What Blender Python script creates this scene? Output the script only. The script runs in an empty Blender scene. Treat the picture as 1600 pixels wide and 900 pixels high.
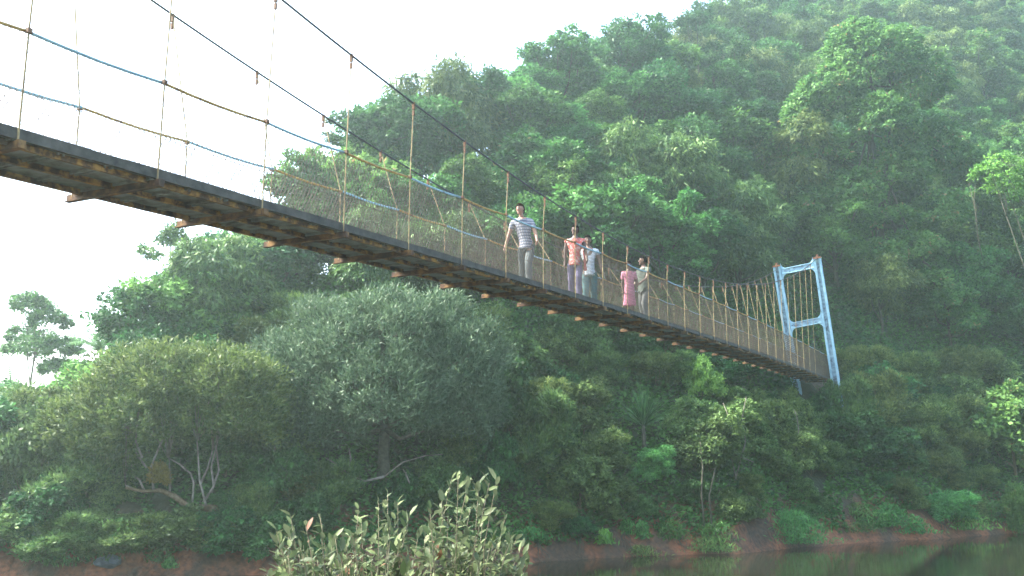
import bpy, bmesh, math, random
import numpy as np
from mathutils import Vector, Matrix, Euler

# ------------------------------------------------------------------ camera, sky, sun, exposure
SC = bpy.context.scene
COL = SC.collection
FPX = 1500.0                      # focal length in pixels of the 1600 px wide photograph
HZ = 730.0
PITCH = math.atan((HZ - 450) / FPX)
CAMZ = 4.1
cd = bpy.data.cameras.new('camera'); cam = bpy.data.objects.new('camera', cd); COL.objects.link(cam)
cd.sensor_width = 36; cd.lens = 36 * FPX / 1600; cd.clip_end = 2000; cd.clip_start = 0.05
cam.location = (0, 0, CAMZ); cam.rotation_euler = (math.pi / 2 + PITCH, 0, 0)
SC.camera = cam

SUN_EL, SUN_AZ = math.radians(50), math.radians(-80)      # azimuth from +Y towards +X
SUN_STRENGTH = 3.3
SKY_STRENGTH = 0.15
HAZE_DENSITY = 0.00088
w = bpy.data.worlds.new('World'); SC.world = w; w.use_nodes = True
nt = w.node_tree
sky = nt.nodes.new('ShaderNodeTexSky'); sky.sky_type = 'NISHITA'; sky.sun_disc = False
sky.sun_elevation = SUN_EL; sky.sun_rotation = SUN_AZ; sky.dust_density = 4.0; sky.air_density = 1.0
sky.ozone_density = 1.0
bg = nt.nodes['Background']; bg.inputs['Strength'].default_value = SKY_STRENGTH
nt.links.new(sky.outputs[0], bg.inputs['Color'])
sd = bpy.data.lights.new('sun', 'SUN'); sd.energy = SUN_STRENGTH; sd.angle = math.radians(2.5); sd.color = (1.0, 0.96, 0.88)
sun = bpy.data.objects.new('sun', sd); COL.objects.link(sun)
sdir = Vector((math.sin(SUN_AZ) * math.cos(SUN_EL), math.cos(SUN_AZ) * math.cos(SUN_EL), math.sin(SUN_EL)))
sun.rotation_euler = (-sdir).to_track_quat('-Z', 'Y').to_euler()
SC.view_settings.view_transform = 'Standard'; SC.view_settings.look = 'None'
SC.view_settings.exposure = 2.92; SC.view_settings.gamma = 1.0
SC.render.engine = 'CYCLES'
SC.cycles.max_bounces = 6; SC.cycles.diffuse_bounces = 3; SC.cycles.transmission_bounces = 4
SC.cycles.volume_bounces = 1; SC.cycles.use_denoising = True

# ------------------------------------------------------------------ helpers
def ray(px, py):
    x, y = (px - 800) / FPX, (450 - py) / FPX
    return np.array([x, math.cos(PITCH) - y * math.sin(PITCH), math.sin(PITCH) + y * math.cos(PITCH)])

def at(px, py, Y):                # the point at world depth Y seen at a pixel
    r = ray(px, py); r = r * (Y / r[1]); return np.array([r[0], Y, r[2] + CAMZ])

def proj(p):
    x, y, z = p[0], p[1], p[2] - CAMZ
    zc = y * math.cos(PITCH) + z * math.sin(PITCH); yc = -y * math.sin(PITCH) + z * math.cos(PITCH)
    if zc < 0.1: return (-9999, -9999)
    return (800 + FPX * x / zc, 450 - FPX * yc / zc)

def tag(o, label=None, cat=None, group=None, kind=None):
    if label: o['label'] = label
    if cat: o['category'] = cat
    if group: o['group'] = group
    if kind: o['kind'] = kind
    return o

def empty(name, loc=(0, 0, 0), rz=0.0, scale=None, **kw):
    o = bpy.data.objects.new(name, None); COL.objects.link(o)
    o.location = tuple(float(v) for v in loc); o.rotation_euler = (0, 0, rz); o.empty_display_size = 0.3
    if scale is not None: o.scale = scale if hasattr(scale, '__len__') else (scale,) * 3
    tag(o, **kw); return o

def link_mesh(name, me, parent=None, mats=()):
    o = bpy.data.objects.new(name, me); COL.objects.link(o)
    if parent: o.parent = parent
    for m in mats:
        if m.name not in [x.name for x in me.materials if x]: me.materials.append(m)
    return o

class MB:
    """collects shapes; build() links them as one mesh"""
    def __init__(s): s.v = []; s.f = []; s.m = []
    def add(s, vs, fs, mi=0):
        b = len(s.v); s.v += [tuple(map(float, q)) for q in vs]
        s.f += [tuple(i + b for i in f) for f in fs]; s.m += [mi] * len(fs)
    def obox(s, c, ax, ay, az, mi=0):     # oriented box: half-vectors
        c, ax, ay, az = map(np.array, (c, ax, ay, az))
        vs = [c + i * ax + j * ay + k * az for k in (-1, 1) for j in (-1, 1) for i in (-1, 1)]
        s.add(vs, [(0, 2, 3, 1), (4, 5, 7, 6), (0, 1, 5, 4), (2, 6, 7, 3), (0, 4, 6, 2), (1, 3, 7, 5)], mi)
    def tube(s, pts, rad, n=6, mi=0, caps=True):
        pts = [np.array(p, float) for p in pts]
        if not hasattr(rad, '__len__'): rad = [rad] * len(pts)
        rings = []; up = None
        for i, p in enumerate(pts):
            t = pts[min(i + 1, len(pts) - 1)] - pts[max(i - 1, 0)]; t = t / (np.linalg.norm(t) + 1e-9)
            if up is None:
                up = np.array([0, 0, 1.]) if abs(t[2]) < .9 else np.array([1., 0, 0])
            a = np.cross(t, up); a /= np.linalg.norm(a) + 1e-9; b = np.cross(a, t); up = b
            rings.append([p + rad[i] * (math.cos(2 * math.pi * k / n) * a + math.sin(2 * math.pi * k / n) * b) for k in range(n)])
        vs = [q for r in rings for q in r]; fs = []
        for i in range(len(pts) - 1):
            for k in range(n):
                k2 = (k + 1) % n; fs.append((i * n + k, i * n + k2, (i + 1) * n + k2, (i + 1) * n + k))
        if caps and n > 2:
            fs.append(tuple(range(n))[::-1]); fs.append(tuple(range((len(pts) - 1) * n, len(pts) * n)))
        s.add(vs, fs, mi)
    def mesh(s, name, mats, smooth=False):
        me = bpy.data.meshes.new(name); me.from_pydata(s.v, [], s.f)
        for m in mats: me.materials.append(m)
        me.polygons.foreach_set('material_index', s.m)
        if smooth: me.polygons.foreach_set('use_smooth', [True] * len(s.f))
        me.update(); return me
    def build(s, name, mats, parent=None, smooth=False):
        if not isinstance(mats, (list, tuple)): mats = [mats]
        return link_mesh(name, s.mesh(name, mats, smooth), parent)

# ------------------------------------------------------------------ materials
def newmat(name):
    m = bpy.data.materials.new(name); m.use_nodes = True
    return m, m.node_tree, m.node_tree.nodes['Principled BSDF']

def noise_mat(name, cols, scale=3.0, rough=0.7, detail=6, stops=None, coord='Object', bump=0.0, spec=0.3, metal=0.0):
    m, t, p = newmat(name); N = t.nodes; L = t.links
    tc = N.new('ShaderNodeTexCoord'); nz = N.new('ShaderNodeTexNoise'); nz.inputs['Scale'].default_value = scale
    nz.inputs['Detail'].default_value = detail; nz.inputs['Roughness'].default_value = 0.65
    L.new(tc.outputs[coord], nz.inputs['Vector'])
    r = N.new('ShaderNodeValToRGB'); stops = stops or [0.3 + 0.4 * i / max(1, len(cols) - 1) for i in range(len(cols))]
    while len(r.color_ramp.elements) < len(cols): r.color_ramp.elements.new(0.5)
    for e, c, st in zip(r.color_ramp.elements, cols, stops): e.position = st; e.color = (*c, 1)
    L.new(nz.outputs['Fac'], r.inputs['Fac']); L.new(r.outputs['Color'], p.inputs['Base Color'])
    p.inputs['Roughness'].default_value = rough; p.inputs['Specular IOR Level'].default_value = spec
    p.inputs['Metallic'].default_value = metal
    if bump:
        b = N.new('ShaderNodeBump'); b.inputs['Strength'].default_value = bump; b.inputs['Distance'].default_value = 0.05
        L.new(nz.outputs['Fac'], b.inputs['Height']); L.new(b.outputs['Normal'], p.inputs['Normal'])
    return m

def leaf_mat(name, dark, light, transl=0.35, rough=0.5, accent=None, accent_at=0.96, var=0.25, back=None):
    """dark..light mixed by the leaf's own 'tint'; a slow noise and the tree's random value vary it"""
    m, t, p = newmat(name); N = t.nodes; L = t.links
    at_ = N.new('ShaderNodeAttribute'); at_.attribute_name = 'tint'
    r = N.new('ShaderNodeValToRGB'); el = r.color_ramp.elements
    el[0].position = 0.0; el[0].color = (*dark, 1); el[1].position = 0.9; el[1].color = (*light, 1)
    if accent:
        e = el.new(accent_at); e.color = (*light, 1); e = el.new(min(1, accent_at + 0.01)); e.color = (*accent, 1)
    L.new(at_.outputs['Fac'], r.inputs['Fac'])
    oi = N.new('ShaderNodeObjectInfo'); hs = N.new('ShaderNodeHueSaturation')
    mr = N.new('ShaderNodeMapRange'); mr.inputs['To Min'].default_value = 1 - var; mr.inputs['To Max'].default_value = 1 + var
    L.new(oi.outputs['Random'], mr.inputs['Value']); L.new(mr.outputs['Result'], hs.inputs['Value'])
    mh = N.new('ShaderNodeMath'); mh.operation = 'MULTIPLY_ADD'
    f = N.new('ShaderNodeMath'); f.operation = 'FRACT'; m7 = N.new('ShaderNodeMath'); m7.operation = 'MULTIPLY'; m7.inputs[1].default_value = 7.31
    L.new(oi.outputs['Random'], m7.inputs[0]); L.new(m7.outputs[0], f.inputs[0]); L.new(f.outputs[0], mh.inputs[0])
    mh.inputs[1].default_value = 0.045; mh.inputs[2].default_value = 0.478; L.new(mh.outputs[0], hs.inputs['Hue'])
    L.new(r.outputs['Color'], hs.inputs['Color'])
    col = hs.outputs['Color']
    if back:
        g = N.new('ShaderNodeNewGeometry'); mx = N.new('ShaderNodeMix'); mx.data_type = 'RGBA'
        L.new(g.outputs['Backfacing'], mx.inputs[0]); L.new(col, mx.inputs[6]); mx.inputs[7].default_value = (*back, 1)
        col = mx.outputs[2]
    L.new(col, p.inputs['Base Color']); p.inputs['Roughness'].default_value = rough
    p.inputs['Specular IOR Level'].default_value = 0.12
    tr = N.new('ShaderNodeBsdfTranslucent'); L.new(col, tr.inputs['Color'])
    ms = N.new('ShaderNodeMixShader'); ms.inputs[0].default_value = transl
    L.new(p.outputs[0], ms.inputs[1]); L.new(tr.outputs[0], ms.inputs[2])
    L.new(ms.outputs[0], N['Material Output'].inputs['Surface'])
    return m

M = {}
M['leaf_mid'] = leaf_mat('mid green leaves', (0.0093, 0.0449, 0.0133), (0.0952, 0.2237, 0.0499))
M['leaf_dark'] = leaf_mat('dark green leaves', (0.0075, 0.0340, 0.0133), (0.0517, 0.1509, 0.0399))
M['leaf_pale'] = leaf_mat('pale yellow green leaves', (0.0172, 0.0749, 0.0171), (0.1248, 0.2704, 0.0665), accent=(0.24, 0.19, 0.08), accent_at=0.985)
M['leaf_grey'] = leaf_mat('grey green willow leaves', (0.0223, 0.0499, 0.0247), (0.0986, 0.1548, 0.0808), transl=0.25, var=0.1)
M['leaf_olive'] = leaf_mat('olive leaves', (0.0158, 0.0549, 0.0171), (0.1386, 0.2124, 0.0579), var=0.2)
M['leaf_shrub'] = leaf_mat('shrub leaves', (0.0185, 0.0528, 0.0160), (0.1377, 0.2352, 0.0700), var=.3)
M['leaf_lime'] = leaf_mat('bright lime leaves', (0.0468, 0.1560, 0.0380), (0.1716, 0.3952, 0.0760), var=0.1)
M['leaf_fresh'] = leaf_mat('fresh green leaves', (0.0388, 0.1298, 0.0427), (0.1124, 0.2895, 0.0712), var=0.12)
M['leaf_near'] = leaf_mat('thick oval leaves', (0.030, 0.050, 0.018), (0.11, 0.14, 0.055), transl=0.25, rough=0.5, accent=(0.13, 0.06, 0.035), accent_at=0.97, var=0.05, back=(0.09, 0.115, 0.065))
M['leaf_under'] = leaf_mat('undergrowth leaves', (0.0093, 0.0420, 0.0133), (0.0890, 0.1901, 0.0419), var=0.0)
M['blade'] = leaf_mat('dark blade leaves', (0.018, 0.065, 0.025), (0.050, 0.150, 0.045), transl=0.15, rough=0.35, var=0.05)
M['frond'] = leaf_mat('palm frond', (0.04, 0.10, 0.04), (0.13, 0.24, 0.09), var=0.05)
M['bark'] = noise_mat('brown bark', [(0.025, 0.024, 0.016), (0.085, 0.078, 0.055)], 6, 0.9, bump=0.4)
M['bark_pale'] = noise_mat('pale lichen bark', [(0.05, 0.044, 0.033), (0.21, 0.195, 0.16)], 5, 0.85, bump=0.3)
M['bark_moss'] = noise_mat('mossy log bark', [(0.03, 0.035, 0.014), (0.09, 0.06, 0.03), (0.16, 0.14, 0.10)], 4, 0.95, bump=0.5)
M['twig'] = noise_mat('tan twig', [(0.06, 0.055, 0.03), (0.14, 0.125, 0.075)], 8, 0.8)
M['yellow'] = noise_mat('worn yellow paint', [(0.07, 0.035, 0.018), (0.27, 0.17, 0.04), (0.38, 0.26, 0.07)], 9, 0.6, stops=[0.34, 0.46, 0.7], bump=0.15)
M['blue_rail'] = noise_mat('pale blue rail paint', [(0.10, 0.09, 0.07), (0.15, 0.27, 0.31), (0.24, 0.37, 0.40)], 8, 0.5, stops=[0.3, 0.42, 0.7], bump=0.1)
M['hanger'] = noise_mat('rusty yellow rod paint', [(0.10, 0.07, 0.04), (0.23, 0.18, 0.08), (0.30, 0.24, 0.12)], 5, 0.7, stops=[0.32, 0.5, 0.7])
M['clamp'] = noise_mat('rusted clamp', [(0.06, 0.032, 0.02), (0.15, 0.085, 0.045)], 20, 0.85)
M['cable'] = noise_mat('dark wire rope', [(0.015, 0.018, 0.018), (0.035, 0.038, 0.036)], 30, 0.6)
M['wire'] = noise_mat('rusty galvanised wire', [(0.04, 0.03, 0.018), (0.08, 0.062, 0.042)], 2.5, 0.6)
M['plate'] = noise_mat('weathered deck plate', [(0.04, 0.038, 0.03), (0.12, 0.15, 0.145), (0.20, 0.24, 0.235)], 3, 0.7, stops=[0.3, 0.5, 0.75], bump=0.3)
M['edge'] = noise_mat('dark rusted edge plate', [(0.022, 0.022, 0.018), (0.075, 0.072, 0.058)], 5, 0.8, bump=0.3)
M['beam'] = noise_mat('rust and yellow crossbeam', [(0.020, 0.015, 0.011), (0.06, 0.036, 0.02), (0.26, 0.16, 0.04)], 5, 0.75, stops=[0.33, 0.46, 0.60], bump=0.2)
M['crossbeam'] = noise_mat('rusted crossbeam steel', [(0.022, 0.015, 0.011), (0.07, 0.038, 0.02), (0.19, 0.11, 0.035)], 5, 0.85, stops=[0.34, 0.5, 0.66], bump=0.2)
M['tower'] = noise_mat('flaking light blue paint', [(0.07, 0.06, 0.06), (0.19, 0.36, 0.45), (0.27, 0.46, 0.55), (0.40, 0.52, 0.57)], 2.2, 0.55, stops=[0.27, 0.34, 0.55, 0.75], bump=0.2)
M['tower_web'] = noise_mat('darker blue web', [(0.05, 0.06, 0.08), (0.15, 0.25, 0.32), (0.26, 0.40, 0.47)], 4, 0.6, stops=[0.32, 0.5, 0.68])  # recessed web coloured a darker blue than the flanges
M['rust'] = noise_mat('rust', [(0.07, 0.03, 0.018), (0.20, 0.09, 0.045)], 8, 0.9)
M['rock'] = noise_mat('blue grey rock', [(0.03, 0.037, 0.042), (0.10, 0.115, 0.13)], 3, 0.6, bump=0.5)

# ------------------------------------------------------------------ terrain
SHX = [-140, -60, -30, -16.7, -9.5, 0.8, 6, 10.6, 17.1, 32.4, 50, 90, 160]
SHY = [22, 30, 35, 37.1, 38.6, 43.2, 46.9, 47.6, 52.9, 62.6, 67, 74, 80]
SLOPE = 1.05
def shore(x): return np.interp(x, SHX, SHY)
# ridge: photo skyline (tree tops) px -> py, converted to a ridge height along X
SKYL = [(-500, 640), (-150, 610), (0, 620), (100, 585), (160, 535), (230, 465), (330, 372), (430, 330), (480, 285), (540, 190), (620, 150), (700, 135), (780, 110),
        (870, 75), (1000, 45), (1090, 50), (1170, -10), (1300, -60), (1600, -110), (2000, -150)]
RX, RH = [], []
for px, py in SKYL:
    Y = 60.0
    for _ in range(40):
        ty = py + 8200 / Y; t = (HZ - ty) / 1530; u = (px - 800) / 1530
        Yn = (SLOPE * float(shore(u * Y)) + 3.85) / (SLOPE - t); Y = 0.5 * Y + 0.5 * min(Yn, 190)
    RX.append(u * Y); RH.append(max(4.2, SLOPE * (Y - float(shore(u * Y))) + 0.25))
_o = np.argsort(RX); RX = np.array(RX)[_o]; RH = np.array(RH)[_o]

_rng = np.random.default_rng(5); _T = _rng.random((64, 64))
def vnoise(x, y):
    xi = np.floor(x).astype(int); yi = np.floor(y).astype(int); fx = x - xi; fy = y - yi
    fx = fx * fx * (3 - 2 * fx); fy = fy * fy * (3 - 2 * fy)
    g = lambda a, b: _T[a % 64, b % 64]
    return (g(xi, yi) * (1 - fx) + g(xi + 1, yi) * fx) * (1 - fy) + (g(xi, yi + 1) * (1 - fx) + g(xi + 1, yi + 1) * fx) * fy
def fbm(x, y, s, o=4):
    r = 0; a = 1; tot = 0
    for i in range(o): r = r + a * (vnoise(x * s + 7 * i, y * s + 3 * i) - .5); tot += a; a *= .5; s *= 2.1
    return r / tot
def height(x, y):
    x = np.asarray(x, float); y = np.asarray(y, float)
    d = y - (shore(x) + 1.6 * fbm(x, y * 0 + 2, .35, 3))
    H = np.interp(x, RX, RH)
    bank = np.clip(d / 1.3, 0, 1); bank = 1.35 * bank * bank * (3 - 2 * bank) - 1.5 * np.clip(-d / 1.5, 0, 1)
    sl = SLOPE * np.clip(d - 1.0, 0, None)
    k = 2.0; far = np.where(sl > 0, -k * np.log(np.exp(-sl / k) + np.exp(-np.clip(H, 1, None) / k)) , 0) * np.clip(d - 1, 0, 1)
    past = np.clip(d - 1 - H / SLOPE - 3, 0, None); far = far - np.minimum(past * 0.3, np.clip(H - 3, 0, None) * .6)
    rough = fbm(x, y, .12, 4) * 3.0 * np.clip((d - 4) / 10, 0, 1) + fbm(x, y, .9, 3) * .7 * np.clip(d / 1.0, 0, 1)
    zf = bank + far + rough
    e = (8.5 + 0.04 * x) - y + 1.2 * fbm(x, y * 0, .3, 2)
    zn = -1.5 + np.clip(e, -0.0, None) * 0
    near = np.where(e > -2, np.minimum(-1.5 + (e + 2) * .75, 2.4 + fbm(x, y, .8, 3) * .3), -1.5)
    return np.where(y < shore(x) - 10, np.maximum(near, -1.5), zf)
def hgt(x, y): return float(height(np.array([x]), np.array([y]))[0])
def ground_hit(px, py, y0=12, y1=190):
    r = ray(px, py); ys = np.arange(y0, y1, 0.15); t = ys / r[1]
    X = r[0] * t; Z = CAMZ + r[2] * t; h = np.maximum(height(X, ys), 0)
    i = np.nonzero(Z <= h)[0]; i = i[0] if len(i) else len(ys) - 1
    return np.array([X[i], ys[i], h[i]])

def grid_sheet(name, xs, ys, zf, mat, **kw):
    X, Y = np.meshgrid(xs, ys); Z = zf(X, Y); nx, ny = len(xs), len(ys)
    me = bpy.data.meshes.new(name); V = np.stack([X, Y, Z], -1).reshape(-1, 3)
    i = np.arange(nx - 1)[None, :] + nx * np.arange(ny - 1)[:, None]; i = i.ravel()
    F = np.stack([i, i + 1, i + nx + 1, i + nx], 1)
    fill_mesh(me, V, F); me.polygons.foreach_set('use_smooth', np.ones(len(F), bool)); me.materials.append(mat)
    o = link_mesh(name, me); tag(o, **kw); return o
def fill_mesh(me, V, F):
    k = F.shape[1]; me.vertices.add(len(V)); me.vertices.foreach_set('co', V.astype(np.float32).ravel())
    me.loops.add(F.size); me.loops.foreach_set('vertex_index', F.astype(np.int32).ravel())
    me.polygons.add(len(F)); me.polygons.foreach_set('loop_start', np.arange(0, F.size, k, dtype=np.int32))
    me.update(calc_edges=True)

def ground_mat():
    m, t, p = newmat('red earth and leaf litter'); N = t.nodes; L = t.links
    tc = N.new('ShaderNodeTexCoord')
    n1 = N.new('ShaderNodeTexNoise'); n1.inputs['Scale'].default_value = .55; n1.inputs['Detail'].default_value = 8
    n2 = N.new('ShaderNodeTexNoise'); n2.inputs['Scale'].default_value = 5; n2.inputs['Detail'].default_value = 6
    for n in (n1, n2): L.new(tc.outputs['Object'], n.inputs['Vector'])
    r1 = N.new('ShaderNodeValToRGB'); r1.color_ramp.elements[0].position = .42; r1.color_ramp.elements[0].color = (.05, .028, .014, 1)
    r1.color_ramp.elements[1].position = .58; r1.color_ramp.elements[1].color = (.16, .058, .024, 1)
    r2 = N.new('ShaderNodeValToRGB'); r2.color_ramp.elements[0].position = .3; r2.color_ramp.elements[0].color = (.35, .33, .3, 1)
    r2.color_ramp.elements[1].position = .7; r2.color_ramp.elements[1].color = (1.3, 1.2, 1.1, 1)
    mx = N.new('ShaderNodeMix'); mx.data_type = 'RGBA'; mx.blend_type = 'MULTIPLY'; mx.inputs[0].default_value = 1
    L.new(n1.outputs['Fac'], r1.inputs['Fac']); L.new(n2.outputs['Fac'], r2.inputs['Fac'])
    L.new(r1.outputs['Color'], mx.inputs[6]); L.new(r2.outputs['Color'], mx.inputs[7]); L.new(mx.outputs[2], p.inputs['Base Color'])
    sx = N.new('ShaderNodeSeparateXYZ'); L.new(tc.outputs['Object'], sx.inputs[0]); mr = N.new('ShaderNodeMapRange')
    mr.inputs['From Min'].default_value = 1.6; mr.inputs['From Max'].default_value = 3.0; L.new(sx.outputs['Z'], mr.inputs['Value'])
    m2 = N.new('ShaderNodeMix'); m2.data_type = 'RGBA'; L.new(mr.outputs['Result'], m2.inputs[0]); L.new(mx.outputs[2], m2.inputs[6]); m2.inputs[7].default_value = (.022, .034, .014, 1)
    L.new(m2.outputs[2], p.inputs['Base Color'])
    p.inputs['Roughness'].default_value = .9
    b = N.new('ShaderNodeBump'); b.inputs['Strength'].default_value = .8; b.inputs['Distance'].default_value = .15
    L.new(n2.outputs['Fac'], b.inputs['Height']); L.new(b.outputs['Normal'], p.inputs['Normal'])
    return m
def water_mat():
    m, t, p = newmat('murky river water'); N = t.nodes; L = t.links
    p.inputs['Base Color'].default_value = (.010, .011, .006, 1); p.inputs['Roughness'].default_value = .05
    p.inputs['IOR'].default_value = 1.33; p.inputs['Specular IOR Level'].default_value = .5
    tc = N.new('ShaderNodeTexCoord'); mp = N.new('ShaderNodeMapping'); mp.inputs['Scale'].default_value = (.9, 2.2, 1)
    n = N.new('ShaderNodeTexNoise'); n.inputs['Scale'].default_value = 1.6; n.inputs['Detail'].default_value = 4
    b = N.new('ShaderNodeBump'); b.inputs['Strength'].default_value = .05; b.inputs['Distance'].default_value = .05
    L.new(tc.outputs['Object'], mp.inputs['Vector']); L.new(mp.outputs[0], n.inputs['Vector']); L.new(n.outputs['Fac'], b.inputs['Height'])
    L.new(b.outputs['Normal'], p.inputs['Normal']); return m
BX0, BX1, BY0, BY1 = -120.0, 150.0, -28.0, 205.0
grid_sheet('ground', np.concatenate([np.arange(-118, -32, 2.0), np.arange(-32, 48, .45), np.arange(48, 149, 2.0)]),
           np.concatenate([np.arange(-26, 34, 1.0), np.arange(34, 72, .45), np.arange(72, 204, 1.6)]), height, ground_mat(), kind='structure')
grid_sheet('river_water', np.linspace(-118, 148, 30), np.linspace(2, 84, 12), lambda X, Y: X * 0, water_mat(), kind='structure')

# haze: thin air volume, added mostly in place of veiling lens glare
def haze():
    m = bpy.data.materials.new('glare haze'); m.use_nodes = True; N = m.node_tree.nodes; N.clear()
    o = N.new('ShaderNodeOutputMaterial'); v = N.new('ShaderNodeVolumePrincipled')
    v.inputs['Color'].default_value = (.78, 1.0, .90, 1); v.inputs['Density'].default_value = HAZE_DENSITY
    v.inputs['Anisotropy'].default_value = .68
    m.node_tree.links.new(v.outputs[0], o.inputs['Volume'])
    b = MB(); z0, z1 = -3.5, 118.0
    b.obox(((BX0 + BX1) / 2, (BY0 + BY1) / 2, (z0 + z1) / 2), ((BX1 - BX0) / 2, 0, 0), (0, (BY1 - BY0) / 2, 0), (0, 0, (z1 - z0) / 2))
    return tag(b.build('haze', m), kind='stuff')
haze()

# ------------------------------------------------------------------ foliage builders
def leaves_mesh(name, C, D, Nn, L, W, tint, mats, fold=0.0, six=False):
    """one small leaf-shaped face per row: centre C, axis D, normal Nn"""
    D = D / (np.linalg.norm(D, axis=1, keepdims=True) + 1e-9)
    S = np.cross(D, Nn); S /= (np.linalg.norm(S, axis=1, keepdims=True) + 1e-9); U = np.cross(S, D)
    L = L[:, None]; W = W[:, None]
    if not six:
        V = np.stack([C - D * L * .5, C - D * L * .02 + S * W * .5 + U * W * fold, C + D * L * .5, C - D * L * .02 - S * W * .5 + U * W * fold], 1).reshape(-1, 3)
        F = np.arange(len(C) * 4).reshape(-1, 4); tt = tint
    else:     # near leaf: two folded halves of an oval, base-first
        b = C; q = lambda a, s, u: b + D * L * a + S * W * s + U * (W * u - L * .12 * a * a)
        V = np.stack([q(0, 0, 0), q(.3, .42, .12), q(.65, .44, .12), q(1, 0, 0), q(.65, -.44, .12), q(.3, -.42, .12), q(.33, 0, 0), q(.68, 0, 0)], 1).reshape(-1, 3)
        o = (np.arange(len(C)) * 8)[:, None, None]
        F = (np.array([[0, 1, 6, 6], [6, 1, 2, 7], [7, 2, 3, 3], [0, 6, 5, 5], [6, 7, 4, 5], [7, 3, 4, 4]])[None] + o).reshape(-1, 4)
        me = bpy.data.meshes.new(name)
        fs = [tuple(dict.fromkeys(f)) for f in F.tolist()]
        me.from_pydata(V.tolist(), [], fs); tt = np.repeat(tint, 6)
        a = me.attributes.new('tint', 'FLOAT', 'FACE'); a.data.foreach_set('value', tt.astype(np.float32))
        me.polygons.foreach_set('use_smooth', [True] * len(fs))
        for m in mats: me.materials.append(m)
        return me
    me = bpy.data.meshes.new(name); fill_mesh(me, V, F)
    a = me.attributes.new('tint', 'FLOAT', 'FACE'); a.data.foreach_set('value', tt.astype(np.float32))
    for m in mats: me.materials.append(m)
    return me

def unit(v): return v / (np.linalg.norm(v, axis=-1, keepdims=True) + 1e-9)

def crown(name, rng, lobes, ncl, per, leaf, mat, csize=.5, droop=.3, upright=0.0, inner=.25, fine=.8, flat=.65, lowcut=-.45):
    lob = np.array(lobes, float); wgt = lob[:, 3] * lob[:, 5]; wgt /= wgt.sum()
    cen, out, val = [], [], []
    tries = 0
    while len(cen) < ncl and tries < ncl * 12:
        tries += 1
        l = lob[rng.choice(len(lob), p=wgt)]; v = rng.normal(size=3); v /= np.linalg.norm(v)
        if v[2] < lowcut: continue
        rr = 1.0 + rng.normal() * .07 if rng.random() > inner else rng.uniform(.35, .9)
        p = l[:3] + v * l[3:6] * rr
        q = np.linalg.norm((p - lob[:, :3]) / lob[:, 3:6], axis=1)
        if (q < .72).any() and rng.random() > .12: continue
        cen.append(p); out.append(v); val.append(rng.random())
    cen = np.array(cen); out = np.array(out); val = np.array(val)
    n = len(cen); sz = csize * rng.uniform(.5, 1.65, n)
    idx = np.repeat(np.arange(n), per); k = len(idx)
    off = rng.normal(size=(k, 3)); off = unit(off) * (rng.random((k, 1)) ** .45); off[:, 2] *= flat
    C = cen[idx] + off * sz[idx][:, None]
    C[:, 2] -= (off[:, 0] ** 2 + off[:, 1] ** 2) * sz[idx] * droop * .8
    D = unit(off * [1, 1, .6] + rng.normal(size=(k, 3)) * .55 + out[idx] * .5 + np.array([0, 0, -droop + upright]))
    Nn = unit(np.array([0, 0, .9]) + out[idx] * .5 + rng.normal(size=(k, 3)) * .5)
    L = leaf[0] * rng.uniform(.65, 1.3, k); W = leaf[1] * rng.uniform(.7, 1.25, k)
    tint = np.clip(.08 + .62 * val[idx] ** 1.3 + .25 * rng.random(k) + .18 * rng.normal(size=k) * fine, 0, 1)
    return leaves_mesh(name, C, D, Nn, L, W, tint, [mat]), cen

def trunk(name, rng, lobes, cen, base_r, mat, lean=(0, 0), nb=26, base_z=-.8):
    b = MB(); lob = np.array(lobes, float); top = lob[:, :3].mean(0); top[2] = lob[:, 2].max()
    n = 7; pts = []
    for i in range(n):
        t = i / (n - 1); pts.append(np.array([top[0] * t * t + lean[0] * t, top[1] * t * t + lean[1] * t, base_z + (top[2] - base_z) * t]) + np.array([*rng.normal(size=2) * .09 * (i > 0), 0]))
    rad = [base_r * (1.35 if i == 0 else 1 - .75 * i / (n - 1)) for i in range(n)]
    b.tube(pts, rad, 8)
    for l in lob:
        j = rng.integers(2, n - 1); a = pts[j]; e = l[:3] + rng.normal(size=3) * .2
        mid = (a + e) / 2 + np.array([0, 0, -.12 * np.linalg.norm(e - a)]) + rng.normal(size=3) * .12
        b.tube([a, mid, e], [rad[j] * .6, rad[j] * .4, base_r * .12], 6)
        near = cen[np.argsort(np.linalg.norm(cen - e, axis=1))[:max(3, nb // len(lob) * 2)]]
        for c in near[::2]:
            m2 = (mid * .3 + e * .3 + c * .4) + rng.normal(size=3) * .1
            b.tube([mid * .4 + e * .6, m2, c], [base_r * .16, base_r * .1, base_r * .04], 4)
    return b.mesh(name, [mat], smooth=True)

def dome_lobes(rng, H, R, n=7, low=.30):
    """irregular lobes spread over a crown of height H and radius R"""
    n = n + 5; out = [(0, 0, H * .62, R * .52, R * .52, H * .26)]
    a0 = rng.uniform(0, 6.28)
    for i in range(n):
        a = a0 + i * 2.4 + rng.normal() * .3; rr = R * rng.uniform(.35, .82); z = H * rng.uniform(low, .92)
        s = R * rng.uniform(.20, .44) * (1.15 - .45 * (z / H - low)); out.append((rr * math.cos(a), rr * math.sin(a), z, s, s * rng.uniform(.8, 1.15), s * rng.uniform(.6, .95)))
    return out

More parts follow.
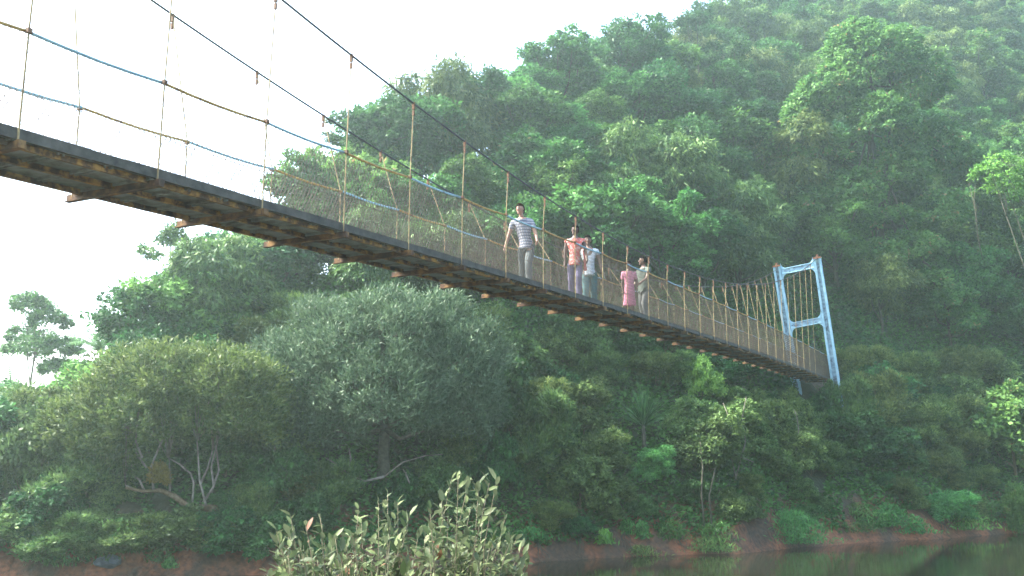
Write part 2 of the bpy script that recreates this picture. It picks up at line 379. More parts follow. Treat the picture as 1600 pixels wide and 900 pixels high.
KIND = {}       # name -> list of (crown mesh, trunk mesh, H, R)
def make_kind(key, n, H, R, ncl, per, leaf, mat, tm, base_r, **kw):
    nl = kw.pop('nl', 8); low = kw.pop('low', .35); KIND[key] = []
    for i in range(n):
        rng = np.random.default_rng(hash_(key) + i * 17)
        h = H * rng.uniform(.88, 1.12); r = R * rng.uniform(.9, 1.1)
        lobes = dome_lobes(rng, h, r, nl, low)
        cm, cen = crown(key + ' crown', rng, lobes, ncl, per, leaf, M[mat], **kw)
        KIND[key].append((cm, trunk(key + ' trunk', rng, lobes, cen, base_r, M[tm]), h, r))
def hash_(s): return sum(ord(c) * (i + 3) for i, c in enumerate(s)) % 9973

make_kind('broad', 4, 7.2, 3.7, 440, 56, (.30, .165), 'leaf_mid', 'bark', .22, csize=.52)
make_kind('dark', 3, 8.0, 3.8, 440, 56, (.30, .165), 'leaf_dark', 'bark', .24, csize=.54)
make_kind('pale', 2, 7.0, 3.3, 400, 44, (.33, .19), 'leaf_pale', 'bark', .18, csize=.5)
make_kind('feathery', 3, 7.6, 3.4, 420, 50, (.46, .12), 'leaf_olive', 'bark', .18, csize=.75, droop=.9)
make_kind('slender', 2, 9.0, 2.6, 300, 42, (.32, .17), 'leaf_mid', 'bark', .14, csize=.55, nl=7, low=.5, inner=.1)
make_kind('shrub', 4, 3.0, 1.9, 300, 42, (.22, .12), 'leaf_shrub', 'twig', .07, csize=.34, low=.2)
make_kind('shrub_olive', 3, 3.2, 1.8, 300, 46, (.26, .075), 'leaf_olive', 'twig', .06, csize=.36, low=.2, droop=.1, upright=.3)
make_kind('shrub_dark', 3, 2.7, 1.8, 300, 42, (.22, .13), 'leaf_dark', 'twig', .06, csize=.34, low=.2)

NAMES = {'broad': 'broadleaf_tree', 'dark': 'evergreen_tree', 'pale': 'pale_leaved_tree', 'feathery': 'feathery_tree', 'slender': 'slender_tree',
         'shrub': 'leafy_shrub', 'shrub_olive': 'upright_shrub', 'shrub_dark': 'dark_shrub'}
LAB = {'broad': 'mid green broadleaf tree in the dense forest on the hillside', 'dark': 'dark green dense tree in the forest on the hillside',
       'pale': 'paler yellow green tree among the darker trees on the hillside', 'feathery': 'olive green tree with drooping feathery leaves on the hillside',
       'slender': 'slim loose-crowned tree with a pale trunk on the forested hillside',
       'shrub': 'mid green leafy shrub on the lower river bank slope', 'shrub_olive': 'olive green shrub with narrow upright leaves on the lower bank slope',
       'shrub_dark': 'low dark green shrub on the lower river bank slope'}
def plant(key, i, loc, rz, sc, name=None, label=None, group=None, cat=None, sz=None, mat=None):
    cm, tm, h, r = KIND[key][i % len(KIND[key])]
    shrub = key.startswith('shrub')
    e = empty(name or NAMES[key], loc, rz, (sc, sc, sc * (sz or 1)), label=label or LAB[key], cat=cat or ('shrub' if shrub else 'tree'),
              group=group if (group or label) else ({'shrub': 'mid green shrubs of the lower bank', 'shrub_olive': 'olive shrubs of the lower bank', 'shrub_dark': 'dark shrubs of the lower bank'}.get(key) or 'hillside ' + {'broad': 'mid green', 'dark': 'dark green', 'pale': 'pale', 'feathery': 'feathery', 'slender': 'slim'}[key] + ' trees'))
    c = link_mesh('crown' if not shrub else 'foliage', cm, e); t = link_mesh('trunk' if not shrub else 'stem', tm, e)
    if mat:
        c.material_slots[0].link = 'OBJECT'; c.material_slots[0].material = M[mat]
    return e

# ------------------------------------------------------------------ the suspension bridge
PHI = math.radians(26.386); DV = np.array([math.sin(PHI), math.cos(PHI)]); NV = np.array([math.cos(PHI), -math.sin(PHI)])
P0 = np.array([-1.048, 18.74]); WD = 1.45; BAY = 1.96
S0, S1 = -21.56, 49.0
def BP(s, lat, z): q = P0 + DV * s + NV * lat; return np.array([q[0], q[1], z])
def zdeck(s): return CAMZ - 2.537e-4 * s * s + .04553 * s + 4.096
def hrail(s): s = max(s, -12.0); return 1.26 + .0116 * s - 1.74e-4 * s * s
def zcable(s): return CAMZ + 4.365e-3 * s * s - .05761 * s + 6.535
def clat(s): return .09
TOPS = 46.0
def zc(s):   # cable, brought onto the tower saddle
    return zcable(s)
DN, UP = np.array([DV[0], DV[1], 0.]), np.array([0, 0, 1.]); LT = np.array([NV[0], NV[1], 0.])
bridge = empty('suspension_footbridge', BP(S0, -WD / 2, zdeck(S0)), 0, label='narrow rusty suspension footbridge with blue and yellow handrails crossing the river', cat='bridge')
def inb(o):    # parent and keep world placement
    o.parent = bridge; o.matrix_parent_inverse = Matrix.Translation(bridge.location).inverted(); return o
def sframe(s): t = np.array([DV[0], DV[1], (zdeck(s + .5) - zdeck(s - .5))]); t /= np.linalg.norm(t); return t, LT, np.cross(LT, t) * 1.0

ks = list(range(-11, 26))
rngb = random.Random(3)
for k in ks[:-1]:
    for j in range(3):
        if k < -10: continue
        s = BAY * k + BAY * (j + .5) / 3
        if s > S1 - .2: continue
        t, l, u = sframe(s); b = MB(); tw = rngb.uniform(-.02, .02); sh = rngb.uniform(-.03, .03)
        c = BP(s, -WD / 2 + sh, zdeck(s) - .075 + rngb.uniform(-.006, .006)); tt = t + u * tw
        b.obox(c, tt * (.3215 + rngb.uniform(-.004, .003)), l * (WD / 2 - .055), np.cross(l, tt) * .02)
        for e in (-1, 1):      # folded lips
            b.obox(c + tt * .29 * e - UP * .04, tt * .012, l * (WD / 2 - .06), UP * .022)
        inb(b.build('deck_plate', M['plate']))
for k in ks:
    s = BAY * k
    if s > S1: continue
    t, l, u = sframe(s); b = MB(); zz = zdeck(s) - .235
    b.obox(BP(s, -WD / 2 - .03, zz), t * .045, l * (WD / 2 + .125), UP * .006)          # angle iron: flat leg
    b.obox(BP(s, -WD / 2 - .03, zz + .052), t * .006, l * (WD / 2 + .122), UP * .045)  # upright leg
    b.obox(BP(s, .10, zz + .04), t * .045, l * .03, UP * .045)
    inb(b.build('crossbeam', M['crossbeam']))
ss = np.arange(S0, S1 + .01, .49)
for lat in (-.13, -WD / 2, -WD + .13):
    b = MB()
    for a, c in zip(ss[:-1], ss[1:]):
        p, q = BP(a, lat, zdeck(a) - .14), BP(c, lat, zdeck(c) - .14); t = (q - p)
        b.obox((p + q) / 2, t * .5, LT * .028, UP * .035)
    inb(b.build('stringer', M['beam']))
for lat in (0, -WD):
    b = MB()
    for a, c in zip(ss[:-1], ss[1:]):
        p, q = BP(a, lat, zdeck(a) - .055), BP(c, lat, zdeck(c) - .055)
        b.obox((p + q) / 2, (q - p) * .5, LT * .022, UP * (.062 + rngb.uniform(-.006, .006)))
    inb(b.build('edge_plate', M['edge']))
for lat, sg in ((0.02, 1), (-WD - .02, -1)):
    off = 0 if sg > 0 else -.08
    b = MB()      # handrail pipe painted blue and yellow by bay
    for k in ks[:-1]:
        a = BAY * k + (0 if sg > 0 else .0); n = 4
        pts = [BP(min(a + BAY * i / n, S1), lat, zdeck(a + BAY * i / n) + hrail(a + BAY * i / n) + off - .03 * math.sin(math.pi * i / n)) for i in range(n + 1)]
        if a < S1 - .3: b.tube(pts, .021, 8, mi=(k + (1 if sg > 0 else 0)) % 2, caps=True)
    inb(b.build('handrail', [M['blue_rail'], M['yellow']] if sg > 0 else [M['yellow'], M['blue_rail']], smooth=True))
    b = MB()      # chain-link infill: crossing diagonal wires
    ht = 1.18; run = .62
    for a in np.arange(S0, S1 - run, .085):
        h0, h1 = zdeck(a), zdeck(a + run)
        j1, j2 = rngb.uniform(-.012, .012), rngb.uniform(-.012, .012)
        b.tube([BP(a + j1, lat, h0 - .01), BP(a + run + j2, lat, h1 + hrail(a + run) + off - .02)], .0048, 3, caps=False)
        b.tube([BP(a + run + j1, lat + .008, h1 - .01), BP(a + j2, lat + .008, h0 + hrail(a) + off - .02)], .0036, 3, caps=False)
    b.tube([BP(a, lat, zdeck(a) + .42) for a in ss], .004, 4)
    inb(b.build('wire_mesh', M['wire']))
    b = MB()      # main cable
    cs = np.arange(S0 - 2, TOPS - .3, .8)
    cl = (lambda s: clat(s)) if sg > 0 else (lambda s: -WD - .52 - .45 * max(0, (s - 30) / 16) ** 2)
    cz = (lambda s: zc(s)) if sg > 0 else (lambda s: zc(s) + .10 - .55 * max(0, (s - 20) / 26) ** 2)
    pts = [BP(s, cl(s), cz(s)) for s in cs] + [BP(TOPS, (.12 if sg > 0 else -2.45), 4.1 + (13.12 if sg > 0 else 12.85) - .0)]
    pts += [BP(TOPS + 3, pts and (.2 if sg > 0 else -2.3), 15.0), BP(61, (.4 if sg > 0 else -1.9), 10.5)]
    b.tube(pts, .019, 8); inb(b.build('main_cable', M['cable'], smooth=True))
    for k in ks:
        s = BAY * k
        if s > 45 or s < S0 + .3: continue
        top = BP(s, cl(s), cz(s)); zb = zdeck(s); r_ = BP(s, lat, zb + hrail(s) + off)
        bot = BP(s, lat + sg * .03, zb - .17); b = MB()
        j = rngb.uniform(-.03, .03)
        mid = r_ + LT * sg * .035
        b.tube([top + DN * j, mid], .0115, 6); b.tube([mid, bot], .0115, 6)
        b.obox(top + DN * j - UP * .05, DN * .02, LT * .024, UP * .07, 1); b.obox(top + DN * j - UP * .19, DN * .016, LT * .02, UP * .05, 1)
        b.obox(mid, DN * .028, LT * .028, UP * .028, 1)
        inb(b.build('hanger', [M['hanger'], M['clamp']], smooth=False))
# tower (posts lean slightly over the river)
tower = empty('tower', (0, 0, 0)); inb(tower); tower.matrix_parent_inverse = Matrix.Translation(bridge.location).inverted()
NB, NTp = BP(47.5, .52, 4.1 + 5.8), BP(46.0, .10, 4.1 + 13.1)
FB, FT = BP(47.5, -WD - .52, 4.1 + 5.85), BP(46.0, -WD - 1.0, 4.1 + 12.8)
def ext(b, t, z): k = (z - b[2]) / (t[2] - b[2]); return b + (t - b) * k
for bs, tp in ((NB, NTp), (FB, FT)):
    lo = ext(bs, tp, hgt(bs[0], bs[1]) - .4); b = MB(); ax = unit(tp - lo); n = 10
    side = unit(np.cross(ax, DN)); fw = np.cross(side, ax)
    for i in range(n):
        a, c = lo + (tp - lo) * i / n, lo + (tp - lo) * (i + 1) / n; wv = .25 - .055 * (i + .5) / n; g = .03
        for e in (-1, 1):
            b.obox((a + c) / 2 + side * e * wv, (c - a) * .5, side * g, fw * .15)
            b.obox((a + c) / 2 + side * e * (wv - .055) + fw * .128, (c - a) * .5, side * .05, fw * .014)
            b.obox((a + c) / 2 + side * e * (wv - .055) - fw * .128, (c - a) * .5, side * .05, fw * .014)
    b.obox((lo + tp) / 2, (tp - lo) * .5, side * .2, fw * .03, 1)
    o = b.build('post', [M['tower'], M['tower_web']]); o.parent = tower
    b = MB(); b.obox(tp + UP * .05, side * .24, fw * .2, UP * .05); b.obox(tp + UP * .16, side * .05, fw * .2, UP * .10)
    o = b.build('cable_saddle', M['rust']); o.parent = tower
for (za, zb_, hh) in ((4.1 + 12.72, 4.1 + 12.42, .17), (4.1 + 9.28, 4.1 + 8.95, .17)):
    a, c = ext(NB, NTp, za), ext(FB, FT, zb_); t = unit(a - c); b = MB(); up = unit(np.cross(t, DN)); up = up if up[2] > 0 else -up
    a2, c2 = a - t * .26, c + t * .26; m = (a2 + c2) / 2; hl = (a2 - c2) * .5
    b.obox(m, hl, DN * .03, up * hh, 1)
    for e in (-1, 1):
        b.obox(m + up * hh * e, hl, DN * .11, up * .02)
    for e, q in ((1, a2), (-1, c2)):       # concave haunch gussets under (and over) the beam ends
        for sgn in (-1, 1):
            n = 7; arc = [q]; L_ = .40
            for i in range(n):
                th = math.pi / 2 * i / (n - 1); arc.append(q - t * e * (L_ - L_ * math.sin(th)) + up * sgn * (hh + L_ - L_ * math.cos(th)))
            pts = [q + DN * .05] + [p + DN * .05 for p in arc[1:]]; pts2 = [p - DN * .1 for p in pts]; nn = len(pts)
            b.add(pts + pts2, [tuple(range(nn)), tuple(range(nn, 2 * nn))[::-1]] + [(i, (i + 1) % nn, nn + (i + 1) % nn, nn + i) for i in range(nn)], 0)
    o = b.build('tie_beam', [M['tower'], M['tower_web']]); o.parent = tower

# concrete abutment where the deck lands on the bank
b = MB(); zz = zdeck(49)
b.obox(BP(50.4, -WD / 2, zz - 1.4), DN * 1.0, LT * .95, UP * 1.2)
M['concrete'] = noise_mat('stained concrete', [(.09, .085, .07), (.24, .22, .18)], 2.5, .9, bump=.4)
tag(b.build('abutment', M['concrete']), label='stained concrete block where the footbridge deck lands on the far bank', cat='abutment')

# ------------------------------------------------------------------ people
def skin_mesh(name, verts, edges, radii, root=0, sub=2, mat=None, remesh=None, extra=None):
    me = bpy.data.meshes.new(name); me.from_pydata([tuple(v) for v in verts], edges, [])
    ob = bpy.data.objects.new(name, me); COL.objects.link(ob)
    md = ob.modifiers.new('s', 'SKIN'); md.use_smooth_shade = True
    sk = me.skin_vertices[0].data if me.skin_vertices else None
    if sk is None:
        bm = bmesh.new(); bm.from_mesh(me); bm.verts.layers.skin.verify(); bm.to_mesh(me); bm.free(); sk = me.skin_vertices[0].data
    for i, r in enumerate(radii):
        sk[i].radius = r if hasattr(r, '__len__') else (r, r); sk[i].use_root = (i == root)
    sm = ob.modifiers.new('u', 'SUBSURF'); sm.levels = sub; sm.render_levels = sub
    dg = bpy.context.evaluated_depsgraph_get(); out = bpy.data.meshes.new_from_object(ob.evaluated_get(dg))
    bpy.data.objects.remove(ob)
    if extra:
        bm = bmesh.new(); bm.from_mesh(out)
        for f in extra: f(bm)
        bm.to_mesh(out); bm.free()
    if remesh:
        ob = bpy.data.objects.new(name, out); COL.objects.link(ob); r = ob.modifiers.new('r', 'REMESH'); r.mode = 'VOXEL'; r.voxel_size = remesh; r.use_smooth_shade = True
        dg = bpy.context.evaluated_depsgraph_get(); o2 = bpy.data.meshes.new_from_object(ob.evaluated_get(dg)); bpy.data.objects.remove(ob); out = o2
    out.materials.clear()
    if mat: out.materials.append(mat)
    out.name = name; return out

def plain(name, c, rough=.8, c2=None, scale=30):
    return noise_mat(name, [tuple(x * .8 for x in c), c2 or c], scale, rough)
SKIN1 = plain('light skin', (.26, .145, .10), .55); SKIN2 = plain('brown skin', (.07, .038, .026), .5); SKIN3 = plain('mid brown skin', (.12, .07, .048), .5)
HAIR = noise_mat('black hair', [(.004, .003, .003), (.009, .007, .006)], 30, .95, spec=0.0); HAIRB = noise_mat('dark brown hair', [(.006, .004, .003), (.014, .009, .006)], 30, .95, spec=0.0)
EYE = plain('dark eye', (.02, .015, .012), .3); SHOE = plain('dark sandal', (.04, .03, .025), .6); SHOEW = plain('white shoe', (.55, .55, .5), .6)
def stripes():
    m, t, p = newmat('striped polo cloth'); N = t.nodes; L = t.links
    tc = N.new('ShaderNodeTexCoord'); sx = N.new('ShaderNodeSeparateXYZ'); L.new(tc.outputs['Object'], sx.inputs[0])
    a = N.new('ShaderNodeMath'); a.operation = 'MULTIPLY'; a.inputs[1].default_value = 1 / .072; L.new(sx.outputs['Z'], a.inputs[0])
    f = N.new('ShaderNodeMath'); f.operation = 'FRACT'; L.new(a.outputs[0], f.inputs[0])
    r = N.new('ShaderNodeValToRGB'); r.color_ramp.interpolation = 'CONSTANT'; e = r.color_ramp.elements
    e[0].color = (.075, .085, .12, 1); e[1].position = .5; e[1].color = (.26, .27, .29, 1); x = e.new(.72); x.color = (.07, .07, .085, 1); x = e.new(.80); x.color = (.24, .25, .27, 1)
    L.new(f.outputs[0], r.inputs['Fac']); L.new(r.outputs['Color'], p.inputs['Base Color']); p.inputs['Roughness'].default_value = .9; return m

def person(px, py_feet, py_head, lat, face, label, group, skin, hair, top, bottom, pose, H=None, long_hair=False, kurta=False, shoe=SHOE, bot_len=1.0, scarf=None, sleeve=.5):
    """face: heading in degrees, 0 = looking back at the viewer (-Y), positive turns to the picture's left"""
    r = ray(px, 400); off = P0 @ NV; t = (off + lat) / (r[:2] @ NV); q = r[:2] * t; s = (q - P0) @ DV
    zf = zdeck(s) - .05; loc = np.array([q[0], q[1], zf])
    if H is None: H = at(px, py_head, q[1])[2] - zf
    k = H / 1.75
    root = empty('person', loc, math.radians(-face), label=label, cat='person', group=group)
    P = dict(lean=0.0, side=0.0, headyaw=0, headtilt=0, la=(.25, .05), ra=(.25, .05), lf=0, rf=0, le=.1, re=.1, step=.10); P.update(pose)
    # local frame: looks along -Y, x to the picture's right (the person's left)
    V, E, R = [], [], []
    def v(p, rad, par=None):
        V.append(np.array(p, float) * k); R.append(tuple(a * k for a in rad) if hasattr(rad, '__len__') else rad * k)
        if par is not None: E.append((par, len(V) - 1))
        return len(V) - 1
    ln, sd_ = P['lean'], P['side']
    def T(x, y, z): h = max(0, z - .92); return (x + sd_ * h, y - ln * h, z)
    pel = v((0, 0, .94), (.145, .105)); wst = v(T(0, 0, 1.10), (.125, .095), pel); ch = v(T(0, 0, 1.30), (.155, .11), wst)
    uch = v(T(0, .01, 1.42), (.12, .085), ch); nk = v(T(0, .005, 1.50), .055, uch); nk2 = v(T(0, -.012, 1.58), .052, nk)
    arms = {}
    for sg, key, el in ((1, 'la', 'le'), (-1, 'ra', 're')):
        sw, fwd = P[key]; bend = P[el]
        sh = T(sg * .185, .01, 1.41); a0 = v(sh, .056, uch)
        d1 = np.array([sg * math.sin(sw), -math.sin(fwd), -math.cos(sw)]); d1 /= np.linalg.norm(d1)
        eb = np.array(sh) + d1 * .29; a1 = v(eb, .041, a0)
        d2 = d1 + np.array([-sg * .1, -bend, bend * .35]); d2 /= np.linalg.norm(d2)
        wr = eb + d2 * .25; a2 = v(wr, .027, a1); pm = wr + d2 * .055; a3 = v(pm, (.036, .018), a2)
        fan = np.cross(d2, [sg, 0, 0.]); fan /= np.linalg.norm(fan) + 1e-9
        for fi, (o_, L_) in enumerate(((-.026, .068), (-.009, .078), (.009, .074), (.026, .058))):
            f0 = pm + fan * o_ + d2 * .03; f1 = f0 + (d2 * .75 + np.array([-sg * .35, 0, 0])) * L_ * .6; f2 = f1 + (d2 * .6 + np.array([-sg * .6, 0, 0])) * L_ * .45
            i0 = v(f0, .0088, a3); i1 = v(f1, .0085, i0); v(f2, .0075, i1)
        th0 = wr - fan * .028 + d2 * .02; i0 = v(th0, .0105, a2); i1 = v(th0 - fan * .022 + d2 * .035, .0095, i0); v(th0 - fan * .026 + d2 * .06, .008, i1)
        arms[key] = (np.array(sh), eb, wr)
    legs = {}
    for sg, key in ((1, 'lf'), (-1, 'rf')):
        fwd = P[key]; hip = np.array([sg * .09, 0, .90]); kn = np.array([sg * P['step'] * .85, -.06 - fwd * .55, .50]); an = np.array([sg * P['step'], .03 - fwd, .085 + max(0, fwd) * 0])
        a0 = v(hip, (.092, .092), pel); a1 = v((hip * .45 + kn * .55), .072, a0); a2 = v(kn, .056, a1); a2b = v(kn * .6 + an * .4 + np.array([0, .02, 0]), .056, a2); a3 = v(an, .036, a2b)
        a4 = v(an + np.array([0, -.06, -.045]), (.040, .03), a3); v(an + np.array([sg * .01, -.16, -.055]), (.040, .022), a4); legs[key] = (hip, kn, an)
    # the head: shaped ellipsoid with jaw, nose, brow, ears
    hc = np.array(T(0, -.02, 1.655)); yaw = math.radians(P['headyaw']); tilt = math.radians(P['headtilt'])
    HR = Matrix.Rotation(yaw, 3, 'Z') @ Matrix.Rotation(tilt, 3, 'Y')
    def hp(p): return (np.array(HR @ Vector(p)) + hc) * k
    def headf(bm):
        nu, nv = 20, 14; rings = []
        for j in range(1, nv):
            ph = math.pi * j / nv; row = []
            for i in range(nu):
                a = 2 * math.pi * i / nu; x, y, z = math.sin(ph) * math.cos(a), math.sin(ph) * math.sin(a), math.cos(ph)
                wx = .076 * (1 - .28 * max(0, -z) ** 1.3); wy = .096 * (1 - .12 * max(0, -z)); X, Y, Z = x * wx, y * wy, z * .118
                if y < -.5 and abs(x) < .2 and -.35 < z < .12: Y -= .016 * (1 - abs(z + .2) / .4)
                if y < -.3 and .05 < z < .2: Y -= .004
                row.append(bm.verts.new(hp((X, Y, Z))))
            rings.append(row)
        tp, bt = bm.verts.new(hp((0, 0, .118))), bm.verts.new(hp((0, -.02, -.118)))
        for a, b_ in zip(rings[:-1], rings[1:]):
            for i in range(nu): bm.faces.new((a[i], b_[i], b_[(i + 1) % nu], a[(i + 1) % nu]))
        for i in range(nu): bm.faces.new((tp, rings[0][i], rings[0][(i + 1) % nu])); bm.faces.new((bt, rings[-1][(i + 1) % nu], rings[-1][i]))
        for (cx, cy, cz, sx, sy, sz) in ((0, -.106, -.022, .012, .016, .020), (.077, .005, -.005, .010, .018, .030), (-.077, .005, -.005, .010, .018, .030), (0, -.088, -.066, .026, .012, .010), (0, -.080, -.098, .026, .018, .016)):
            rt = bmesh.ops.create_icosphere(bm, subdivisions=2, radius=1)
            for q_ in rt['verts']: c_ = q_.co; q_.co = hp((cx + c_.x * sx, cy + c_.y * sy, cz + c_.z * sz))
    me = skin_mesh('body', V, E, R, 0, 2, skin, remesh=.0095, extra=[headf]); body = link_mesh('body', me, root)
    # eyes and brows
    b = MB()
    for e in (-1, 1):
        for (x, z, hx, hz) in ((.031, .006, .012, .006), (.031, .028, .018, .004)):
            b.obox(hp((e * x, -.089, z)), np.array(HR @ Vector((hx, 0, 0))) * k, np.array(HR @ Vector((0, .006, 0))) * k, np.array(HR @ Vector((0, 0, hz))) * k)
    b.build('eyes', EYE, root)
    # hair cap
    rh = random.Random(int(px)); bm = bmesh.new(); bmesh.ops.create_icosphere(bm, subdivisions=4, radius=1)
    kill = []
    for q_ in bm.verts:
        c_ = q_.co.copy(); nz = 1 + rh.uniform(-.03, .05)
        lo = -.55 if (c_.y > -.1) else .30
        q_['x'] if False else None
        if c_.z < lo or (c_.y < -.35 and c_.z < .30): kill.append(q_)
        q_.co = hp((c_.x * .088 * nz, c_.y * .108 * nz + .006, c_.z * .128 * nz + .012))
    bmesh.ops.delete(bm, geom=kill, context='VERTS'); bmesh.ops.solidify(bm, geom=bm.faces[:], thickness=.012 * k)
    if long_hair:
        rt = bmesh.ops.create_icosphere(bm, subdivisions=3, radius=1)
        for q_ in rt['verts']: c_ = q_.co; q_.co = hp((c_.x * .075, .085 + c_.y * .04, -.13 + c_.z * .17))
    hm = bpy.data.meshes.new('hair'); bm.to_mesh(hm); bm.free(); hm.materials.append(hair); hm.polygons.foreach_set('use_smooth', [True] * len(hm.polygons)); link_mesh('hair', hm, root)
    # shirt / top
    V2, E2, R2 = [], [], []
    def v2(p, rad, par=None):
        V2.append(np.array(p, float) * k); R2.append(tuple(a * k for a in rad) if hasattr(rad, '__len__') else rad * k)
        if par is not None: E2.append((par, len(V2) - 1))
        return len(V2) - 1
    hem = .70 if kurta else .82
    a = v2(T(0, 0, 1.28), (.178, .133)); h0 = v2(T(0, 0, 1.08), (.160, .128), a); h1 = v2(T(0, 0, .97), (.180, .140), h0); h2 = v2((0, -.005, hem + .02), (.20 if kurta else .194, .155), h1); v2((0, -.005, hem), (.20 if kurta else .194, .155), h2)
    u_ = v2(T(0, .01, 1.42), (.135, .100), a); v2(T(0, .005, 1.485), (.066, .066), u_)
    for sg, key in ((1, 'la'), (-1, 'ra')):
        sh, eb, wr = arms[key]; b0 = v2(sh, .071, u_); e_ = sh + (eb - sh) * sleeve; b1 = v2(sh * .5 + e_ * .5, .066, b0); v2(e_, .064, b1)
    link_mesh('shirt', skin_mesh('shirt', V2, E2, R2, 0, 2, top), root)
    # trousers / skirt
    V2, E2, R2 = [], [], []
    a = v2((0, 0, .95), (.150, .112) if not kurta else (.163, .122))
    if kurta:
        b_ = v2((0, 0, .80), (.180, .145), a); c_ = v2((0, 0, .55), (.205, .165), b_); d_ = v2((0, 0, .36), (.225, .18), c_); v2((0, 0, .33), (.225, .18), d_)
    else:
        for key in ('lf', 'rf'):
            hip, kn, an = legs[key]; b0 = v2(hip * [.95, 1, 1] - [0, 0, .07], (.094, .104), a); m_ = v2(hip * .45 + kn * .55, .094, b0); c_ = v2(kn, .080, m_)
            ed = kn + (an - kn) * bot_len; d_ = v2(kn * .45 + ed * .55 + np.array([0, .012, 0]), .074, c_); v2(ed, .066, d_)
    link_mesh('skirt' if kurta else 'trousers', skin_mesh('trousers', V2, E2, R2, 0, 2, bottom), root)
    for key in ('lf', 'rf'):
        an = legs[key][2]; b = MB(); c_ = (an + np.array([0, -.07, -.062])) * k
        pts = [c_ + np.array([0, y, z]) * k for y, z in ((.11, .0), (.07, .012), (-.02, .008), (-.10, 0), (-.14, -.006))]
        b.tube(pts, [.022 * k, .042 * k, .045 * k, .045 * k, .02 * k], 10); b.build('shoe', shoe, root, smooth=True)
    if scarf:
        b = MB(); pts = [T(-.10, .02, 1.50), T(-.095, -.11, 1.40), T(-.085, -.155, 1.25), T(-.09, -.155, 1.05), T(-.095, -.15, .93)]
        for i in range(len(pts) - 1):
            p, q_ = np.array(pts[i]) * k, np.array(pts[i + 1]) * k
            b.obox((p + q_) / 2, (q_ - p) * .52, np.array([.032, .004, 0]) * k, np.array([0, .008, .004]) * k)
        b.build('scarf', scarf, root)
    return root
PEOPLE = 'people walking across the footbridge'
person(822, 432, 322, -.62, 12, 'man in a blue and white striped polo shirt and grey trousers, first on the footbridge', PEOPLE, SKIN1, HAIRB, stripes(), plain('grey trousers', (0.055, 0.068, 0.070)),
       dict(side=-.14, lean=.10, headyaw=-22, headtilt=-6, la=(.36, .22), ra=(.34, .05), lf=.24, rf=-.20, le=.45, re=.10), sleeve=.62)
coral = noise_mat('coral printed cloth', [(.38, .06, .05), (.36, .10, .085), (.42, .30, .27)], 14, .9, stops=[.42, .52, .60])
person(898, 458, 354, -.50, 8, 'person in a sleeveless coral printed top and purple trousers behind the man in stripes', PEOPLE, SKIN2, HAIR, coral, plain('purple trousers', (0.094, 0.083, 0.138)),
       dict(side=.02, headyaw=-18, headtilt=6, la=(.22, .15), ra=(.14, .05), lf=.14, rf=-.12, le=.5), sleeve=.15, shoe=SHOEW)
person(921, 463, 370, -1.02, 6, 'person in a white shirt, red scarf and teal trousers beside the one in coral', PEOPLE, SKIN3, HAIR, plain('white shirt cloth', (0.341, 0.374, 0.385)), plain('teal trousers', (0.039, 0.105, 0.110)),
       dict(side=-.05, la=(.28, .05), ra=(.12, .25), lf=-.10, rf=.14), scarf=plain('red scarf cloth', (0.231, 0.055, 0.044)), sleeve=.4)
person(982, 480, 410, -.40, 0, 'girl in a pink tunic and pink skirt standing behind the near handrail', PEOPLE, SKIN2, HAIR, plain('pink cloth', (0.396, 0.149, 0.198)), plain('pink skirt cloth', (0.363, 0.121, 0.171)),
       dict(headyaw=10, headtilt=4, la=(.12, .1), ra=(.10, .0), lf=.04, rf=-.04), long_hair=True, kurta=True, sleeve=.85)
person(1005, 492, 402, -.72, 55, 'man in a grey green shirt and grey trousers looking sideways, last on the footbridge', PEOPLE, SKIN3, HAIR, plain('grey green cloth', (0.045, 0.062, 0.05)), plain('pale grey trousers', (0.085, 0.09, 0.085)),
       dict(headyaw=-30, la=(.12, .45), ra=(.18, .2), lf=.05, rf=-.06, le=.7, re=.4), sleeve=.55)

# ------------------------------------------------------------------ forest
HERO = []     # (x, y, keep-out radius)
def keep(p, r): HERO.append((p[0], p[1], r))

def hero_tree(name, label, cat, base, lobes, ncl, per, leaf, mat, tm, base_r, seed, trunk_fn=None, **kw):
    rng = np.random.default_rng(seed); cm, cen = crown(name + ' crown', rng, lobes, ncl, per, leaf, M[mat], **kw)
    e = empty(name, base, 0, label=label, cat=cat); link_mesh('crown', cm, e)
    link_mesh('trunk', trunk(name + ' trunk', rng, lobes, cen, base_r, M[tm]), e); return e

# the big grey-green dome tree on the bank
g = at(598, 768, 43.5); gb = np.array([g[0], g[1], hgt(g[0], g[1])])
def lobe_at(px, py, Y, rx, rz, base, ry=None):
    p = at(px, py, Y) - base; return (*p, rx, ry or rx, rz)
L = [lobe_at(590, 560, 43.5, 3.2, 2.5, gb), lobe_at(480, 600, 43, 2.2, 2.2, gb), lobe_at(700, 590, 43.5, 2.2, 2.4, gb), lobe_at(540, 530, 44, 1.8, 1.5, gb), lobe_at(650, 520, 43.6, 2.0, 1.4, gb),
     lobe_at(600, 630, 41.8, 2.6, 1.9, gb), lobe_at(460, 680, 42.5, 1.6, 1.5, gb), lobe_at(715, 660, 42.6, 1.4, 1.5, gb), lobe_at(520, 660, 41.8, 1.5, 1.3, gb), lobe_at(655, 655, 42, 1.6, 1.1, gb), lobe_at(440, 560, 43.4, 1.5, 1.2, gb), lobe_at(745, 560, 43.8, 1.3, 1.6, gb), lobe_at(600, 490, 44, 1.6, .9, gb), lobe_at(690, 490, 44.4, 1.2, .8, gb), lobe_at(500, 500, 44, 1.2, .9, gb), lobe_at(420, 640, 42.6, 1.2, 1.4, gb), lobe_at(745, 640, 43, 1.1, 1.5, gb)]
